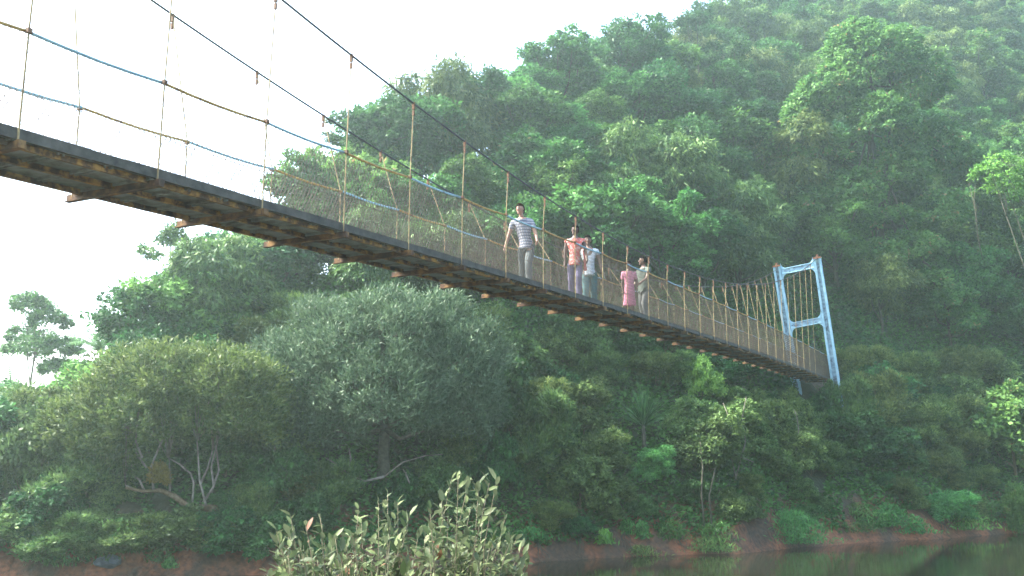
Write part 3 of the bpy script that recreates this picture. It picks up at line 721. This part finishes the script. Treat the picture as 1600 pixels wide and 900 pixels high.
hero_tree('willow_leaved_tree', 'large grey green dome-shaped tree with fine narrow leaves below the footbridge on the bank', 'tree', gb, L, 1500, 60, (.26, .062), 'leaf_grey', 'bark', .3, 11, csize=.5, droop=.05, upright=.45, fine=1.1, flat=1.0)
keep(g, 2.2)
e_ = empty('bare_branch', at(598, 745, 41.2), 0, label='pale bare forked branch below the grey green dome tree', cat='branch'); b = MB(); o0 = at(598, 745, 41.2)
for pl, r0 in (([(600, 745), (630, 722), (665, 712), (692, 710)], .05), ([(545, 745), (548, 715), (545, 700)], .07), ([(545, 740), (520, 722), (508, 715)], .05), ([(640, 755), (634, 740), (630, 733)], .05), ([(600, 745), (570, 752), (545, 742)], .09)):
    b.tube([at(x, y, 41.2 + .2 * i) - o0 for i, (x, y) in enumerate(pl)], [r0 * .7 * (1 - .7 * i / len(pl)) for i in range(len(pl))], 6)
b.build('limb', M['bark_pale'], e_, smooth=True)

# leaning tree: mossy horizontal log with pale upright stems
lb = at(352, 790, 39.2); lb[2] = hgt(lb[0], lb[1] + .6)
rng = np.random.default_rng(21)
L = [lobe_at(360, 610, 40, 2.0, 1.5, lb), lobe_at(270, 600, 40.2, 2.0, 1.6, lb), lobe_at(180, 635, 40, 1.8, 1.3, lb), lobe_at(120, 675, 39.6, 1.4, 1.2, lb), lobe_at(225, 660, 38.9, 1.4, 1.1, lb), lobe_at(390, 660, 39.2, 1.2, 1.2, lb), lobe_at(320, 660, 39.4, 1.4, 1.0, lb), lobe_at(160, 700, 39.2, 1.2, 1.0, lb), lobe_at(330, 580, 40.5, 1.6, 1.0, lb), lobe_at(210, 585, 40.6, 1.5, 1.0, lb)]
le = empty('leaning_tree', lb, 0, label='tree with a mossy horizontal trunk and pale upright stems leaning over the left bank', cat='tree')
cm, cen = crown('leaning crown', rng, L, 1000, 50, (.22, .075), M['leaf_olive'], csize=.42, droop=.05, upright=.35, flat=.9, inner=.15); link_mesh('crown', cm, le)
b = MB()
log = [(365, 788), (330, 794), (295, 792), (272, 775), (250, 766), (225, 768), (196, 762)]
b.tube([at(x, y, 39.6 - .12 * i) - lb + (np.array([0, .9, -.4]) if i == 0 else 0) for i, (x, y) in enumerate(log)], [.19, .15, .13, .12, .09, .07, .05], 10, mi=0)
stems = [[(322, 790), (312, 750), (310, 720), (308, 690)], [(318, 785), (334, 760), (330, 730), (340, 690), (342, 660)], [(300, 790), (303, 755), (298, 740), (280, 725), (262, 715)], [(312, 760), (325, 730), (332, 705)],
         [(265, 772), (266, 745), (264, 715)], [(240, 765), (236, 730), (248, 700), (262, 670), (278, 655)], [(226, 768), (218, 750), (205, 740)], [(225, 768), (212, 765), (196, 758)], [(236, 740), (215, 712), (205, 685), (198, 675)], [(330, 770), (342, 735), (338, 700)], [(222, 715), (212, 690), (214, 665)]]
for i, st in enumerate(stems):
    b.tube([at(x, y, 38.9 + .1 * (i % 5) + .12 * j) - lb for j, (x, y) in enumerate(st)], [.050 * (1 - .62 * j / len(st)) for j in range(len(st))], 7, mi=1)
for i, c in enumerate(cen[::9]):
    k = np.argmin([abs(c[0] - (at(st[-1][0], st[-1][1], 39.4) - lb)[0]) for st in stems]); s_ = at(*stems[k][-1], 39.3) - lb
    b.tube([s_, (s_ + c) / 2 + rng.normal(size=3) * .12, c], [.022, .014, .006], 4, mi=1)
b.build('trunk', [M['bark_moss'], M['bark_pale']], le, smooth=True); keep((lb[0] - 2, lb[1] - .4), 1.6)
# orange-green epiphyte clump on the log
cl0 = at(248, 745, 39.0)
cm, _ = crown('clump', rng, [(0, 0, 0, .35, .3, .5)], 60, 26, (.2, .04), leaf_mat('rusty fern', (.10, .08, .02), (.26, .19, .05), var=0), csize=.16, droop=.1, inner=.3)
tag(link_mesh('epiphyte_clump', cm), label='rusty yellow fern clump growing on the mossy horizontal trunk', cat='fern').location = tuple(cl0)

# tall pale tree behind the tower
tb = ground_hit(1385, 486, 60)
tb = np.array([*tb[:2], hgt(tb[0], tb[1]) - .2]); TY = tb[1]
L = [lobe_at(x, y, TY + dy, r, rz, tb) for x, y, dy, r, rz in ((1360, 110, 0, 3.6, 3.0), (1300, 150, -.6, 2.6, 2.2), (1430, 130, .5, 2.8, 2.4), (1275, 235, -.4, 2.3, 2.0), (1340, 70, .4, 2.4, 1.9), (1400, 75, 0, 2.0, 1.6),
     (1270, 320, -.8, 1.9, 1.6), (1330, 300, -1.2, 2.3, 1.8), (1400, 270, 0, 2.6, 2.2), (1450, 220, 1, 2.2, 1.9), (1300, 370, -.8, 1.6, 1.1), (1260, 175, 0, 1.6, 1.8), (1380, 190, -2.4, 2.4, 2.2), (1390, 345, -.6, 1.9, 1.1), (1370, 400, -1.8, 1.9, 1.2), (1430, 390, -1.2, 2.0, 1.4), (1330, 420, -1.5, 1.3, .9), (1470, 330, -.4, 2.0, 1.5), (1455, 440, -2, 1.4, 1.0), (1490, 250, 1, 1.8, 1.5), (1235, 260, 0, 1.2, 1.3))]
hero_tree('tall_forest_tree', 'tallest pale yellow green tree with a many-lobed crown rising behind the blue bridge tower', 'tree', tb, L, 2100, 54, (.34, .19), 'leaf_pale', 'bark', .36, 31, csize=.56, droop=.45)
keep(tb, 3.0)

# skyline trees at the left: thin open crown
def sparse_tree(name, label, px, py_base, py_top, Y, wpx, seed, mat='leaf_mid', dens=1.0, leaf=(.24, .12)):
    base = at(px, py_base, Y); base[2] = hgt(base[0], base[1]) - .2; top = at(px, py_top, Y); H = top[2] - base[2]; R = wpx / 2 * Y / 1530
    rng = np.random.default_rng(seed); L = []
    for i in range(9):
        a = rng.uniform(0, 6.28); z = H * rng.uniform(.5, .93); rr = R * rng.uniform(.3, .85); s_ = R * rng.uniform(.22, .34); L.append((rr * math.cos(a), rr * math.sin(a), z, s_, s_, s_ * .55))
    L.append((0, 0, H * .93, R * .25, R * .25, H * .06))
    e = empty(name, base, 0, label=label, cat='tree'); cm, cen = crown(name, rng, L, int(150 * dens), 30, leaf, M[mat], csize=.36, droop=.3); link_mesh('crown', cm, e)
    link_mesh('trunk', trunk(name, rng, L, cen, .11, M['bark'], nb=50), e); keep(base, 1.8); return e
sparse_tree('open_crowned_tree', 'thin open-crowned tree standing against the white sky at the left edge', 42, 600, 462, 62, 190, 41, 'leaf_mid', 2.6, (.26, .14))
sparse_tree('open_crowned_tree', 'loose feathery tree reaching left against the sky below the footbridge', 262, 520, 350, 50, 150, 42, 'leaf_olive', 1.5)
sparse_tree('open_crowned_tree', 'small see-through tree on the skyline left of the highest dark trees', 1095, 110, 18, 92, 80, 43, 'leaf_dark', 1.3, (.3, .16))
sparse_tree('open_crowned_tree', 'sparse tree on the skyline above the left end of the hill', 560, 250, 165, 66, 90, 44, 'leaf_mid', 1.6)
sparse_tree('open_crowned_tree', 'wispy small tree poking above the ridge at the middle of the skyline', 830, 150, 76, 84, 60, 45, 'leaf_mid', .8)

# spiky rosette (pandanus) on the slope
def rosette(name, label, cat, base, n, ln, wd, mat, seed, up=.5, bend=.5, trunk_h=.5, split=False):
    rng = np.random.default_rng(seed); e = empty(name, base, 0, label=label, cat=cat); V, F, tt = [], [], []
    for i in range(n):
        a = rng.uniform(0, 6.28); el = rng.uniform(up - .45, up + .75); l_ = ln * rng.uniform(.75, 1.1)
        d = np.array([math.cos(a) * math.cos(el), math.sin(a) * math.cos(el), math.sin(el)]); sd2 = np.array([-math.sin(a), math.cos(a), 0]); p = np.array([0, 0, trunk_h + rng.uniform(0, .3)]); m = 6; b0 = len(V)
        for j in range(m + 1):
            t = j / m; w_ = wd * (math.sin(math.pi * min(1, .25 + t * .75)) ** .7) * (1 - t * .5) if j < m else .004
            nn = np.cross(sd2, d); V += [p + sd2 * w_ / 2 + nn * w_ * .15, p - nn * w_ * .1, p - sd2 * w_ / 2 + nn * w_ * .15]
            p = p + d * l_ / m; d = d + np.array([0, 0, -bend * .5 / m * (1 + 2 * t)]); d /= np.linalg.norm(d)
        for j in range(m):
            if split and j >= 1 :      # comb-like leaflets for fronds
                pass
            q = b0 + 3 * j; F += [(q, q + 1, q + 4, q + 3), (q + 1, q + 2, q + 5, q + 4)]; tt += [rng.random()] * 2
        if split:
            for j in range(3, 3 * m, 1):
                c = V[b0 + 3 * min(m - 1, j // 3) + 1]; c2 = V[b0 + 3 * min(m, j // 3 + 1) + 1]; c = c + (c2 - c) * ((j % 3) / 3)
                for sg in (-1, 1):
                    q = len(V); tip = c + sd2 * sg * l_ * .22 + unit(c2 - c) * l_ * .12 + np.array([0, 0, -.10 * l_]); wv = unit(c2 - c) * .035
                    V += [c - wv, c + wv, tip]; F += [(q, q + 1, q + 2)]; tt += [rng.random()]
    me = bpy.data.meshes.new(name); me.from_pydata([tuple(v) for v in V], [], F); at_ = me.attributes.new('tint', 'FLOAT', 'FACE'); at_.data.foreach_set('value', tt); me.materials.append(M[mat]); link_mesh('leaves', me, e)
    b = MB(); b.tube([(0, 0, -.6), (.03, .02, trunk_h * .5), (0, 0, trunk_h + .25)], [.13, .11, .09], 8); b.build('trunk', M['bark'], e, smooth=True); return e
rb = ground_hit(1005, 672, 40)
rosette('spiky_palm', 'dark green spiky rosette plant with long blade leaves on the slope below the deck', 'plant', (lambda q: np.array([q[0], q[1], hgt(q[0], q[1])]))(at(1005, 672, rb[1] - 1.2)), 80, 2.1, .13, 'blade', 51, up=.75, bend=.35, trunk_h=max(.5, at(1005, 668, rb[1] - 1.2)[2] - hgt(*at(1005, 672, rb[1] - 1.2)[:2]))); keep(rb, 1.9); keep((rb[0], rb[1] - 2.2), 1.6)
for px, py, Y, ln, lab, sd_ in ((16, 650, 44, 1.9, 'broad-fronded palm at the left edge of the picture', 52), (158, 560, 50, 1.7, 'small palm with arching fronds on the left ridge', 53)):
    p = at(px, py, Y); z = hgt(p[0], p[1]); rosette('palm_tree', lab, 'palm', (p[0], p[1], z), 22, ln, .09, 'frond', sd_, up=.55, bend=1.1, trunk_h=max(.6, p[2] - z + .3), split=True); keep(p, 1.0)

# named shrubs and bank plants
def shrub_at(px, py_base, Y, wpx, hpx, label, mat, key='shrub', i=0, name='leafy_shrub', kr=.8, cat='shrub'):
    if Y is None: p = ground_hit(px, py_base, 36)
    else: p = at(px, py_base, Y); p[2] = hgt(p[0], p[1])
    h, r = KIND[key][i][2:]; R = wpx / 2 * p[1] / 1530; H = hpx * p[1] / 1530; sc = R / r
    plant(key, i, (p[0], p[1], p[2] - .1), i * 1.3, sc, name=name, label=label, cat=cat, sz=H / (h * sc), mat=mat); keep(p, R * kr)
shrub_at(1100, 630, None, 60, 82, 'bright lime green shrub just under the footbridge deck', 'leaf_lime', i=0)
shrub_at(1560, 500, 66, 150, 130, 'yellowish shrub with some reddish leaves at the right edge', 'leaf_pale', i=1)
shrub_at(1475, 730, 59.0, 85, 60, 'light green shrub over the dark hollow on the right bank', 'leaf_fresh', 'shrub_olive', 1)
shrub_at(1590, 740, 62, 60, 80, 'yellow green shrub with hanging leaves at the far right bank', 'leaf_pale', 'shrub_olive', 2)
shrub_at(800, 400, 62, 60, 85, 'bright green bush seen left of the man in stripes', 'leaf_fresh', i=2)
shrub_at(1022, 760, None, 70, 60, 'fresh green rounded shrub in the middle of the bank', 'leaf_fresh', i=3)

for i, (px, pb, pt, wpx) in enumerate([(1325, 690, 592, 80), (1243, 690, 613, 66), (1290, 680, 606, 60), (1375, 690, 585, 90), (1190, 700, 618, 90),
        (430, 800, 705, 110), (520, 805, 725, 90), (690, 810, 715, 100), (770, 800, 690, 90), (110, 800, 690, 130), (40, 790, 640, 120), (60, 850, 760, 110), (390, 850, 760, 80), (150, 860, 800, 80), (620, 815, 745, 80), (840, 760, 620, 120), (905, 800, 700, 110), (470, 850, 775, 90), (215, 862, 805, 120), (290, 868, 800, 110), (350, 872, 795, 110), (95, 872, 800, 120), (20, 872, 790, 120), (410, 876, 800, 100), (160, 874, 820, 80), (425, 740, 590, 130), (770, 720, 560, 130), (400, 690, 560, 100), (60, 760, 640, 130)]):
    p = ground_hit(px, pb, 34); lab = {0: 'shrub hiding the foot of the right tower post', 1: 'shrub below the left tower post', 2: 'shrub between the two tower posts'}.get(i)
    key = ['shrub_olive', 'shrub', 'shrub_dark'][i % 3]; h, r = KIND[key][i % 3][2:]; sc = wpx / 2 * p[1] / 1530 / r; H = (pb - pt) * p[1] / 1530
    plant(key, i % 3, (p[0], p[1], p[2] - .15), i * 2.1, sc, sz=H / (h * sc), label=lab); keep(p, r * sc * .5)

def tuft(px, py, wpx, hpx, n, label, mat, seed, name='grass_clump', cat='grass clump', broad=.05):
    p = ground_hit(px, py, 34); rng = np.random.default_rng(seed); R = wpx / 2 * p[1] / 1530; H = hpx * p[1] / 1530
    C = np.stack([rng.normal(size=n) * R * .42, rng.normal(size=n) * R * .3, rng.random(n) ** 1.2 * H * .8], 1)
    C[:, 2] *= np.clip(1 - (C[:, 0] / R) ** 2 * .8, .15, 1)
    D = unit(np.stack([rng.normal(size=n) * .6, rng.normal(size=n) * .6, rng.random(n) * 1.1 + .1], 1)); Nn = unit(rng.normal(size=(n, 3)) + [0, -.4, .8])
    me = leaves_mesh(name, C, D, Nn, .26 * rng.uniform(.6, 1.3, n), broad * rng.uniform(.7, 1.3, n), np.clip(rng.random(n) * .8 + .2 * C[:, 2] / H, 0, 1), [M[mat]])
    e = empty(name, p, 0, label=label or 'small ragged grass tuft on the red earth bank at the water edge', cat=cat, group=None if label else 'grass tufts along the water edge'); link_mesh('leaves', me, e)
    b = MB()
    for i in range(14): c = C[rng.integers(n)]; b.tube([(c[0] * .5, c[1] * .5, -.1), tuple(c)], [.012, .005], 4)
    b.build('stem', M['twig'], e); keep(p, R * .7)
tuft(1235, 848, 130, 62, 2600, 'bright green bushy grass clump at the water edge below the tower', 'leaf_fresh', 61)
tuft(945, 856, 34, 26, 240, 'small bright green broad-leaved plant low on the red bank', 'leaf_lime', 62, 'small_plant', 'plant', .11)
tuft(1003, 842, 28, 34, 220, 'small upright green plant on the red bank right of the lower one', 'leaf_fresh', 63, 'small_plant', 'plant', .10)
tuft(1500, 828, 110, 36, 900, 'row of bright green ferns along the right bank', 'leaf_lime', 64, 'fern_patch', 'fern', .08)
tuft(1425, 835, 70, 34, 600, 'green ferns on the bank left of the bright fern row', 'leaf_fresh', 65, 'fern_patch', 'fern', .08)
tuft(1380, 822, 60, 30, 500, 'dull green ferns on the bank right of the bushy grass clump', 'leaf_mid', 66, 'fern_patch', 'fern', .08)
tuft(265, 888, 26, 18, 160, 'small broad-leaved plant on the left bank', 'leaf_fresh', 67, 'small_plant', 'plant', .10)
tuft(190, 850, 120, 46, 1500, 'pale green grass clump on the left bank above the rock', 'leaf_fresh', 68)
tuft(1590, 820, 60, 80, 700, 'dry brownish reeds at the right edge of the bank', 'leaf_pale', 69, 'reed_clump', 'reeds', .04)
tuft(1110, 862, 90, 26, 800, 'olive grass clump hanging over the water', 'leaf_olive', 70)
tuft(1000, 868, 70, 18, 500, 'low olive grass at the foot of the red bank', 'leaf_olive', 71)
rg = np.random.default_rng(90)
for i in range(34):      # small tufts along the water's edge
    px = rg.uniform(20, 1600); py = float(np.interp(px, [0, 100, 400, 830, 1000, 1150, 1300, 1600], [880, 885, 878, 862, 850, 852, 836, 816])) - rg.uniform(0, 22)
    tuft(px, py, rg.uniform(35, 95), rg.uniform(16, 40), 420, None, ['leaf_olive', 'leaf_mid', 'leaf_under', 'leaf_fresh'][i % 4], 100 + i, 'grass_tuft', 'grass tuft', .05)

# foot-of-bank rock
p = ground_hit(168, 889, 30); bm = bmesh.new(); bmesh.ops.create_icosphere(bm, subdivisions=4, radius=1); rr = random.Random(8)
for v in bm.verts:
    c = v.co; f = 1 + .12 * math.sin(c.x * 3 + 1) * math.cos(c.y * 4) + .05 * math.sin(c.z * 7 + c.x * 5) + rr.uniform(-.015, .015); v.co = Vector((c.x * .5 * f, c.y * .42 * f, c.z * .24 * f))
me = bpy.data.meshes.new('rock'); bm.to_mesh(me); bm.free(); o = link_mesh('rock', me, None, [M['rock']]); o.location = tuple(p + [0, 0, .05]); tag(o, label='flat blue grey rock at the foot of the left bank', cat='rock')

rg = np.random.default_rng(33)
for i, px in enumerate((838, 905, 975, 1058, 1120, 1345, 1460, 1560)):
    py = float(np.interp(px, [830, 1000, 1150, 1300, 1600], [846, 832, 832, 820, 800])); p = ground_hit(px, py, 36); b = MB()
    for j in range(5):
        q = [np.array([0, 0, .05])]
        for k in range(5): q.append(q[-1] + np.array([rg.normal() * .18, -.10 - .1 * rg.random(), -.16 - .1 * rg.random()]))
        b.tube([(a[0], a[1] - .05, a[2]) for a in q], [.03 * (1 - .15 * k) for k in range(6)], 5)
    tag(b.build('exposed_root', M['bark'], smooth=True), label='thin bare roots hanging down the red earth bank', cat='roots', group='roots hanging from the bank').location = tuple(p)
# bare pale stems and vines
def stems_thing(name, label, cat, lines, mat, r0, dY=0.0, Y=None):
    p = ground_hit(*lines[0][0], 38) if Y is None else at(*lines[0][0], Y); Y = p[1]; e = empty(name, p, 0, label=label, cat=cat); b = MB()
    for i, ln_ in enumerate(lines):
        b.tube([at(x, y, Y + dY + .15 * j) - p + (np.array([0, 0, -.3]) if j == 0 else 0) for j, (x, y) in enumerate(ln_)], [r0 * (1 - .65 * j / len(ln_)) for j in range(len(ln_))], 6)
    b.build('stem', M[mat], e, smooth=True); return e
stems_thing('bare_shrub', 'bare twiggy pale stems on the slope right of the spiky plant', 'shrub', [[(1150, 740), (1140, 700), (1142, 660), (1130, 630)], [(1150, 735), (1165, 690), (1160, 650), (1166, 620)], [(1142, 700), (1160, 715), (1178, 722)], [(1140, 680), (1128, 655)]], 'bark_pale', .035, -1.6)
stems_thing('bare_sapling', 'thin bent pale stem below the left leg of the tower', 'sapling', [[(1244, 700), (1248, 672), (1245, 650), (1241, 640)]], 'bark_pale', .03, -2.6)
stems_thing('bare_sapling', 'pair of slim grey trunks rising from the red bank', 'sapling', [[(1100, 812), (1096, 770), (1098, 730), (1094, 690)], [(1112, 812), (1108, 775), (1118, 730)]], 'bark', .055, -.6)
stems_thing('hanging_vine', 'pale vine hanging from the forest at the upper right', 'vine', [[(1535, 400), (1528, 370), (1524, 330), (1514, 285)], [(1526, 340), (1522, 310), (1524, 290)]], 'bark', .022, 0, Y=63)

# a branchy yellow-green tree entering from the right
rb = np.array([*at(1660, 500, 60)[:2], 0]); rb[2] = hgt(rb[0], rb[1])
L = [lobe_at(x, y, 59 + dy, r, r * .5, rb) for x, y, r, dy in ((1545, 268, .9, 0), (1580, 285, 1.3, .4), (1620, 270, 1.5, 0), (1565, 250, .8, -.4), (1660, 240, 1.8, .6), (1690, 320, 1.9, 0), (1600, 305, .7, 0))]
hero_tree('yellow_green_tree', 'tree reaching in from the right edge with bright yellow green leaf sprays', 'tree', rb, L, 300, 40, (.22, .12), 'leaf_lime', 'bark', .12, 71, csize=.40); keep(rb, 2.0)

# generic trees and shrubs over the slope
SKT = [(-40, 640), (20, 650), (95, 610), (150, 560), (200, 500), (250, 455), (290, 410), (330, 362), (375, 350), (425, 335), (470, 300), (505, 262), (545, 205), (590, 158), (640, 150), (690, 132), (735, 128), (780, 106),
       (830, 100), (880, 72), (930, 75), (985, 45), (1030, 50), (1085, 62), (1130, 30), (1175, -10), (1230, -40)]
for i, (px, py) in enumerate(SKT):
    u = (px - 800) / 1530; ys = np.arange(38, 190, .5); hh = height(u * ys, ys); el = (hh - CAMZ) / ys; j = int(np.argmax(el[:int((140 - 38) / .5)]))
    Y = ys[j] + 1.0; x = u * Y; z = hgt(x, Y); tz = at(px, py, Y)[2]; H = tz - z
    key = ['dark', 'broad', 'slender', 'broad', 'pale', 'dark', 'broad', 'feathery'][i % 8]
    h, r = KIND[key][i % len(KIND[key])][2:]; sc = max(.45, min(H / h, 1.45)); plant(key, i, (x, Y, z - .3 + max(0, 0)), i * 1.7, (sc + min(sc, 1.05)) / 2, sz=sc / ((sc + min(sc, 1.05)) / 2)); keep((x, Y), r * sc * .8)
def bridge_clear(x, y):
    q = np.array([x, y]) - P0; s = q @ DV; lat = q @ NV + WD / 2
    return s, abs(lat)
rng = np.random.default_rng(2024); pts = []
def ok(x, y, r, f=1.0):
    for (a, b_, c) in HERO:
        if (x - a) ** 2 + (y - b_) ** 2 < (c + r * .5) ** 2: return False
    for (a, b_, c) in pts:
        if (x - a) ** 2 + (y - b_) ** 2 < ((c + r) * .5 * f) ** 2: return False
    return True
def skyline_at(px): return np.interp(px, [a for a, _ in SKYL], [b_ for _, b_ in SKYL])
count = {}
# shrubs first along the bank, then trees up the slope
for n_try in range(9000):
    x = rng.uniform(-32, 46); d = rng.uniform(1.0, 10) if rng.random() < .5 else rng.uniform(.9, 3.5) ; y = float(shore(x)) + d; z = hgt(x, y)
    if z < .9: continue
    u, v_ = proj((x, y, z))
    if u < -120 or u > 1720: continue
    key = rng.choice(['shrub', 'shrub_olive', 'shrub_dark'], p=[.45, .33, .22]); sc = rng.uniform(.65, 1.15) * (1 if d > 2.5 else .6)
    h, r = KIND[key][0][2:]; R = r * sc
    if not ok(x, y, R * 1.0): continue
    s, lt = bridge_clear(x, y)
    if s > 36 and lt < R + 1.4 and z + h * sc > zdeck(s) - .5:
        if s < 52 or lt < 1.2: continue
    top = proj((x, y, z + h * sc))
    if 1170 < u < 1345 and y < 62.5 and top[1] < 606:
        sc *= (v_ - 606) / (v_ - top[1])
        if sc < .4: continue
        R = r * sc
    if len(pts) > 270: break
    pts.append((x, y, R * 1.0)); plant(key, int(rng.integers(9)), (x, y, z - .15), rng.uniform(0, 6.28), sc)
ns = len(pts)
for n_try in range(24000):
    x = rng.uniform(-45, 90); d = rng.uniform(5, 85); y = float(shore(x)) + d; z = hgt(x, y)
    H_ = float(np.interp(x, RX, RH))
    if d > H_ / SLOPE + 10: continue
    u, v_ = proj((x, y, z))
    if u < -150 or u > 1760 or v_ < -150: continue
    key = rng.choice(['broad', 'dark', 'pale', 'feathery', 'slender'], p=[.40, .22, .12, .18, .08]); sc = rng.uniform(.72, 1.2) * (.72 if d < 9 else 1)
    if x < -6 and d > 6: sc *= .82
    h, r = KIND[key][0][2:]; R = r * sc
    if not ok(x, y, R * .98): continue
    s, lt = bridge_clear(x, y)
    if s > 34 and s < 60 and lt < R + 1.6 + (2.0 if s < 50 else 0): continue
    tu, tv = proj((x, y, z + h * sc)); lim = skyline_at(tu - (R * 1530 / y * .7 if tu < 480 else 0)) - rng.uniform(-14, 16)
    if tv < lim:
        sc *= (v_ - lim) / (v_ - tv)
        if sc < .42: continue
        R = r * sc
    if 1130 < u < 1340 and y < 66 and tv < 560: continue
    if len(pts) - ns > 285: break
    pts.append((x, y, R * .98)); plant(key, int(rng.integers(9)), (x, y, z - .3), rng.uniform(0, 6.28), sc)
print('shrubs', ns, 'trees', len(pts) - ns)

# undergrowth filling the floor between the trees
n = 520000; X = rng.uniform(-45, 70, n); d = rng.beta(1.0, 2.8, n) * 75 + .7; Y = shore(X) + d; Z = height(X, Y)
pu = 800 + FPX * X / Y; k_ = (pu > -100) & (pu < 1750) & (Z > .55) & (fbm(X, Y, .5, 3) + .13 * np.clip(d - 1, 0, 3) > -.09)
sb = (np.stack([X, Y], 1) - P0); lt = np.abs(sb @ NV + WD / 2); s_ = sb @ DV; k_ &= ~((lt < 1.1) & (s_ > 40) & (s_ < 54))
X, Y, Z, d = X[k_], Y[k_], Z[k_], d[k_]; n = len(X); lift = rng.random(n) ** 1.5 * np.clip(.2 + d * .12, .2, 1.1) * (1 + fbm(X, Y, .3, 2))
C = np.stack([X, Y, Z + lift], 1); D = unit(rng.normal(size=(n, 3)) * [.7, .7, .4] + [0, -.2, .2]); Nn = unit(rng.normal(size=(n, 3)) * .5 + [0, -.4, .9])
me = leaves_mesh('undergrowth', C, D, Nn, .30 * rng.uniform(.5, 1.4, n), .16 * rng.uniform(.6, 1.3, n), np.clip(.5 + 1.2 * fbm(X, Y, .4, 3) + .2 * rng.normal(size=n), 0, 1), [M['leaf_under']])
tag(link_mesh('undergrowth', me), label='low leafy undergrowth covering the bank and forest floor', cat='undergrowth', kind='stuff')

# ------------------------------------------------------------------ the foreground bush on the near bank
rng = np.random.default_rng(77); fb = np.array([-.62, 5.2, 2.35])
fe = empty('foreground_bush', fb, 0, label='bush with long glossy oval leaves on the near bank at the bottom of the picture', cat='bush')
sb_ = MB(); LC, LD, LT_ = [], [], []
tips = [(432, 822), (455, 800), (478, 815), (500, 800), (520, 838), (545, 830), (565, 812), (592, 775), (606, 765), (622, 778), (640, 800), (655, 822), (672, 790), (690, 778), (706, 742), (716, 738), (733, 745), (748, 752), (765, 748), (776, 745), (790, 800), (806, 838), (814, 850), (440, 850), (470, 850), (580, 845), (610, 812), (700, 805), (735, 790), (755, 800), (640, 852), (680, 850), (720, 840), (765, 850), (790, 870), (540, 868), (490, 868), (815, 885), (420, 888), (600, 880), (655, 890), (705, 885), (740, 870), (560, 790), (665, 830), (730, 815)]
for i in range(150): tips.append((rng.uniform(415, 825), rng.uniform(862, 960)))
for i in range(60): tips.append((rng.uniform(430, 812), rng.uniform(825, 880)))
for i, (x, y) in enumerate(tips):
    Y = 5.2 + rng.uniform(-.35, .45); tp = at(x, y, Y) - fb; bs = np.array([tp[0] * .35 + rng.normal() * .12, (Y - 5.2) * .5, 0]); m1 = bs + (tp - bs) * .5 + np.array([*rng.normal(size=2) * .07, .03])
    q = tp + np.array([0, 0, -.02]); pl = [bs, m1, bs + (q - bs) * .8 + rng.normal(size=3) * .012, q]; sb_.tube(pl, [.008, .0045, .0028, .0016], 6)
    nl = rng.integers(18, 27); L_ = np.linalg.norm(q - m1)
    for j in range(nl):
        t = 1 - (j / nl) * min(1, .5 / L_ ) * 1.0; t = max(0, t); p_ = m1 + (q - m1) * t; a = j * 2.4 + i; ax = unit(q - m1)
        o1 = unit(np.cross(ax, [0.3, 1, .1])); o2 = np.cross(ax, o1); d_ = ax * (.55 + .5 * rng.random()) + (o1 * math.cos(a) + o2 * math.sin(a)) * (.4 + .08 * j) + rng.normal(size=3) * .35
        LC.append(p_); LD.append(unit(d_)); LT_.append(rng.random())
LC, LD, LT_ = np.array(LC), np.array(LD), np.array(LT_); n = len(LC)
Nn = unit(np.array([0, 0, 1.]) + rng.normal(size=(n, 3)) * .35 - LD * .3)
sz = rng.uniform(.5, 1.35, n)
me = leaves_mesh('bush leaves', LC, LD, Nn, .068 * sz, .028 * sz, LT_, [M['leaf_near']], six=True); link_mesh('leaves', me, fe)
sb_.build('stems', M['twig'], fe, smooth=True)
# grass on the near bank (outside the picture's lower edge)
n = 9000; X = rng.uniform(-9, 9, n); Y = rng.uniform(-2, 9, n); Z = height(X, Y); k_ = (Z > .1) & ((X ** 2 + Y ** 2) > 1.5) ; X, Y, Z = X[k_], Y[k_], Z[k_]; n = len(X)
me = leaves_mesh('grass', np.stack([X, Y, Z + .08], 1), unit(rng.normal(size=(n, 3)) * .35 + [0, 0, 1]), unit(rng.normal(size=(n, 3))), rng.uniform(.15, .35, n), rng.uniform(.012, .02, n), rng.random(n), [M['leaf_under']])
tag(link_mesh('bank_grass', me), label='short grass on the near bank', cat='grass', kind='stuff')
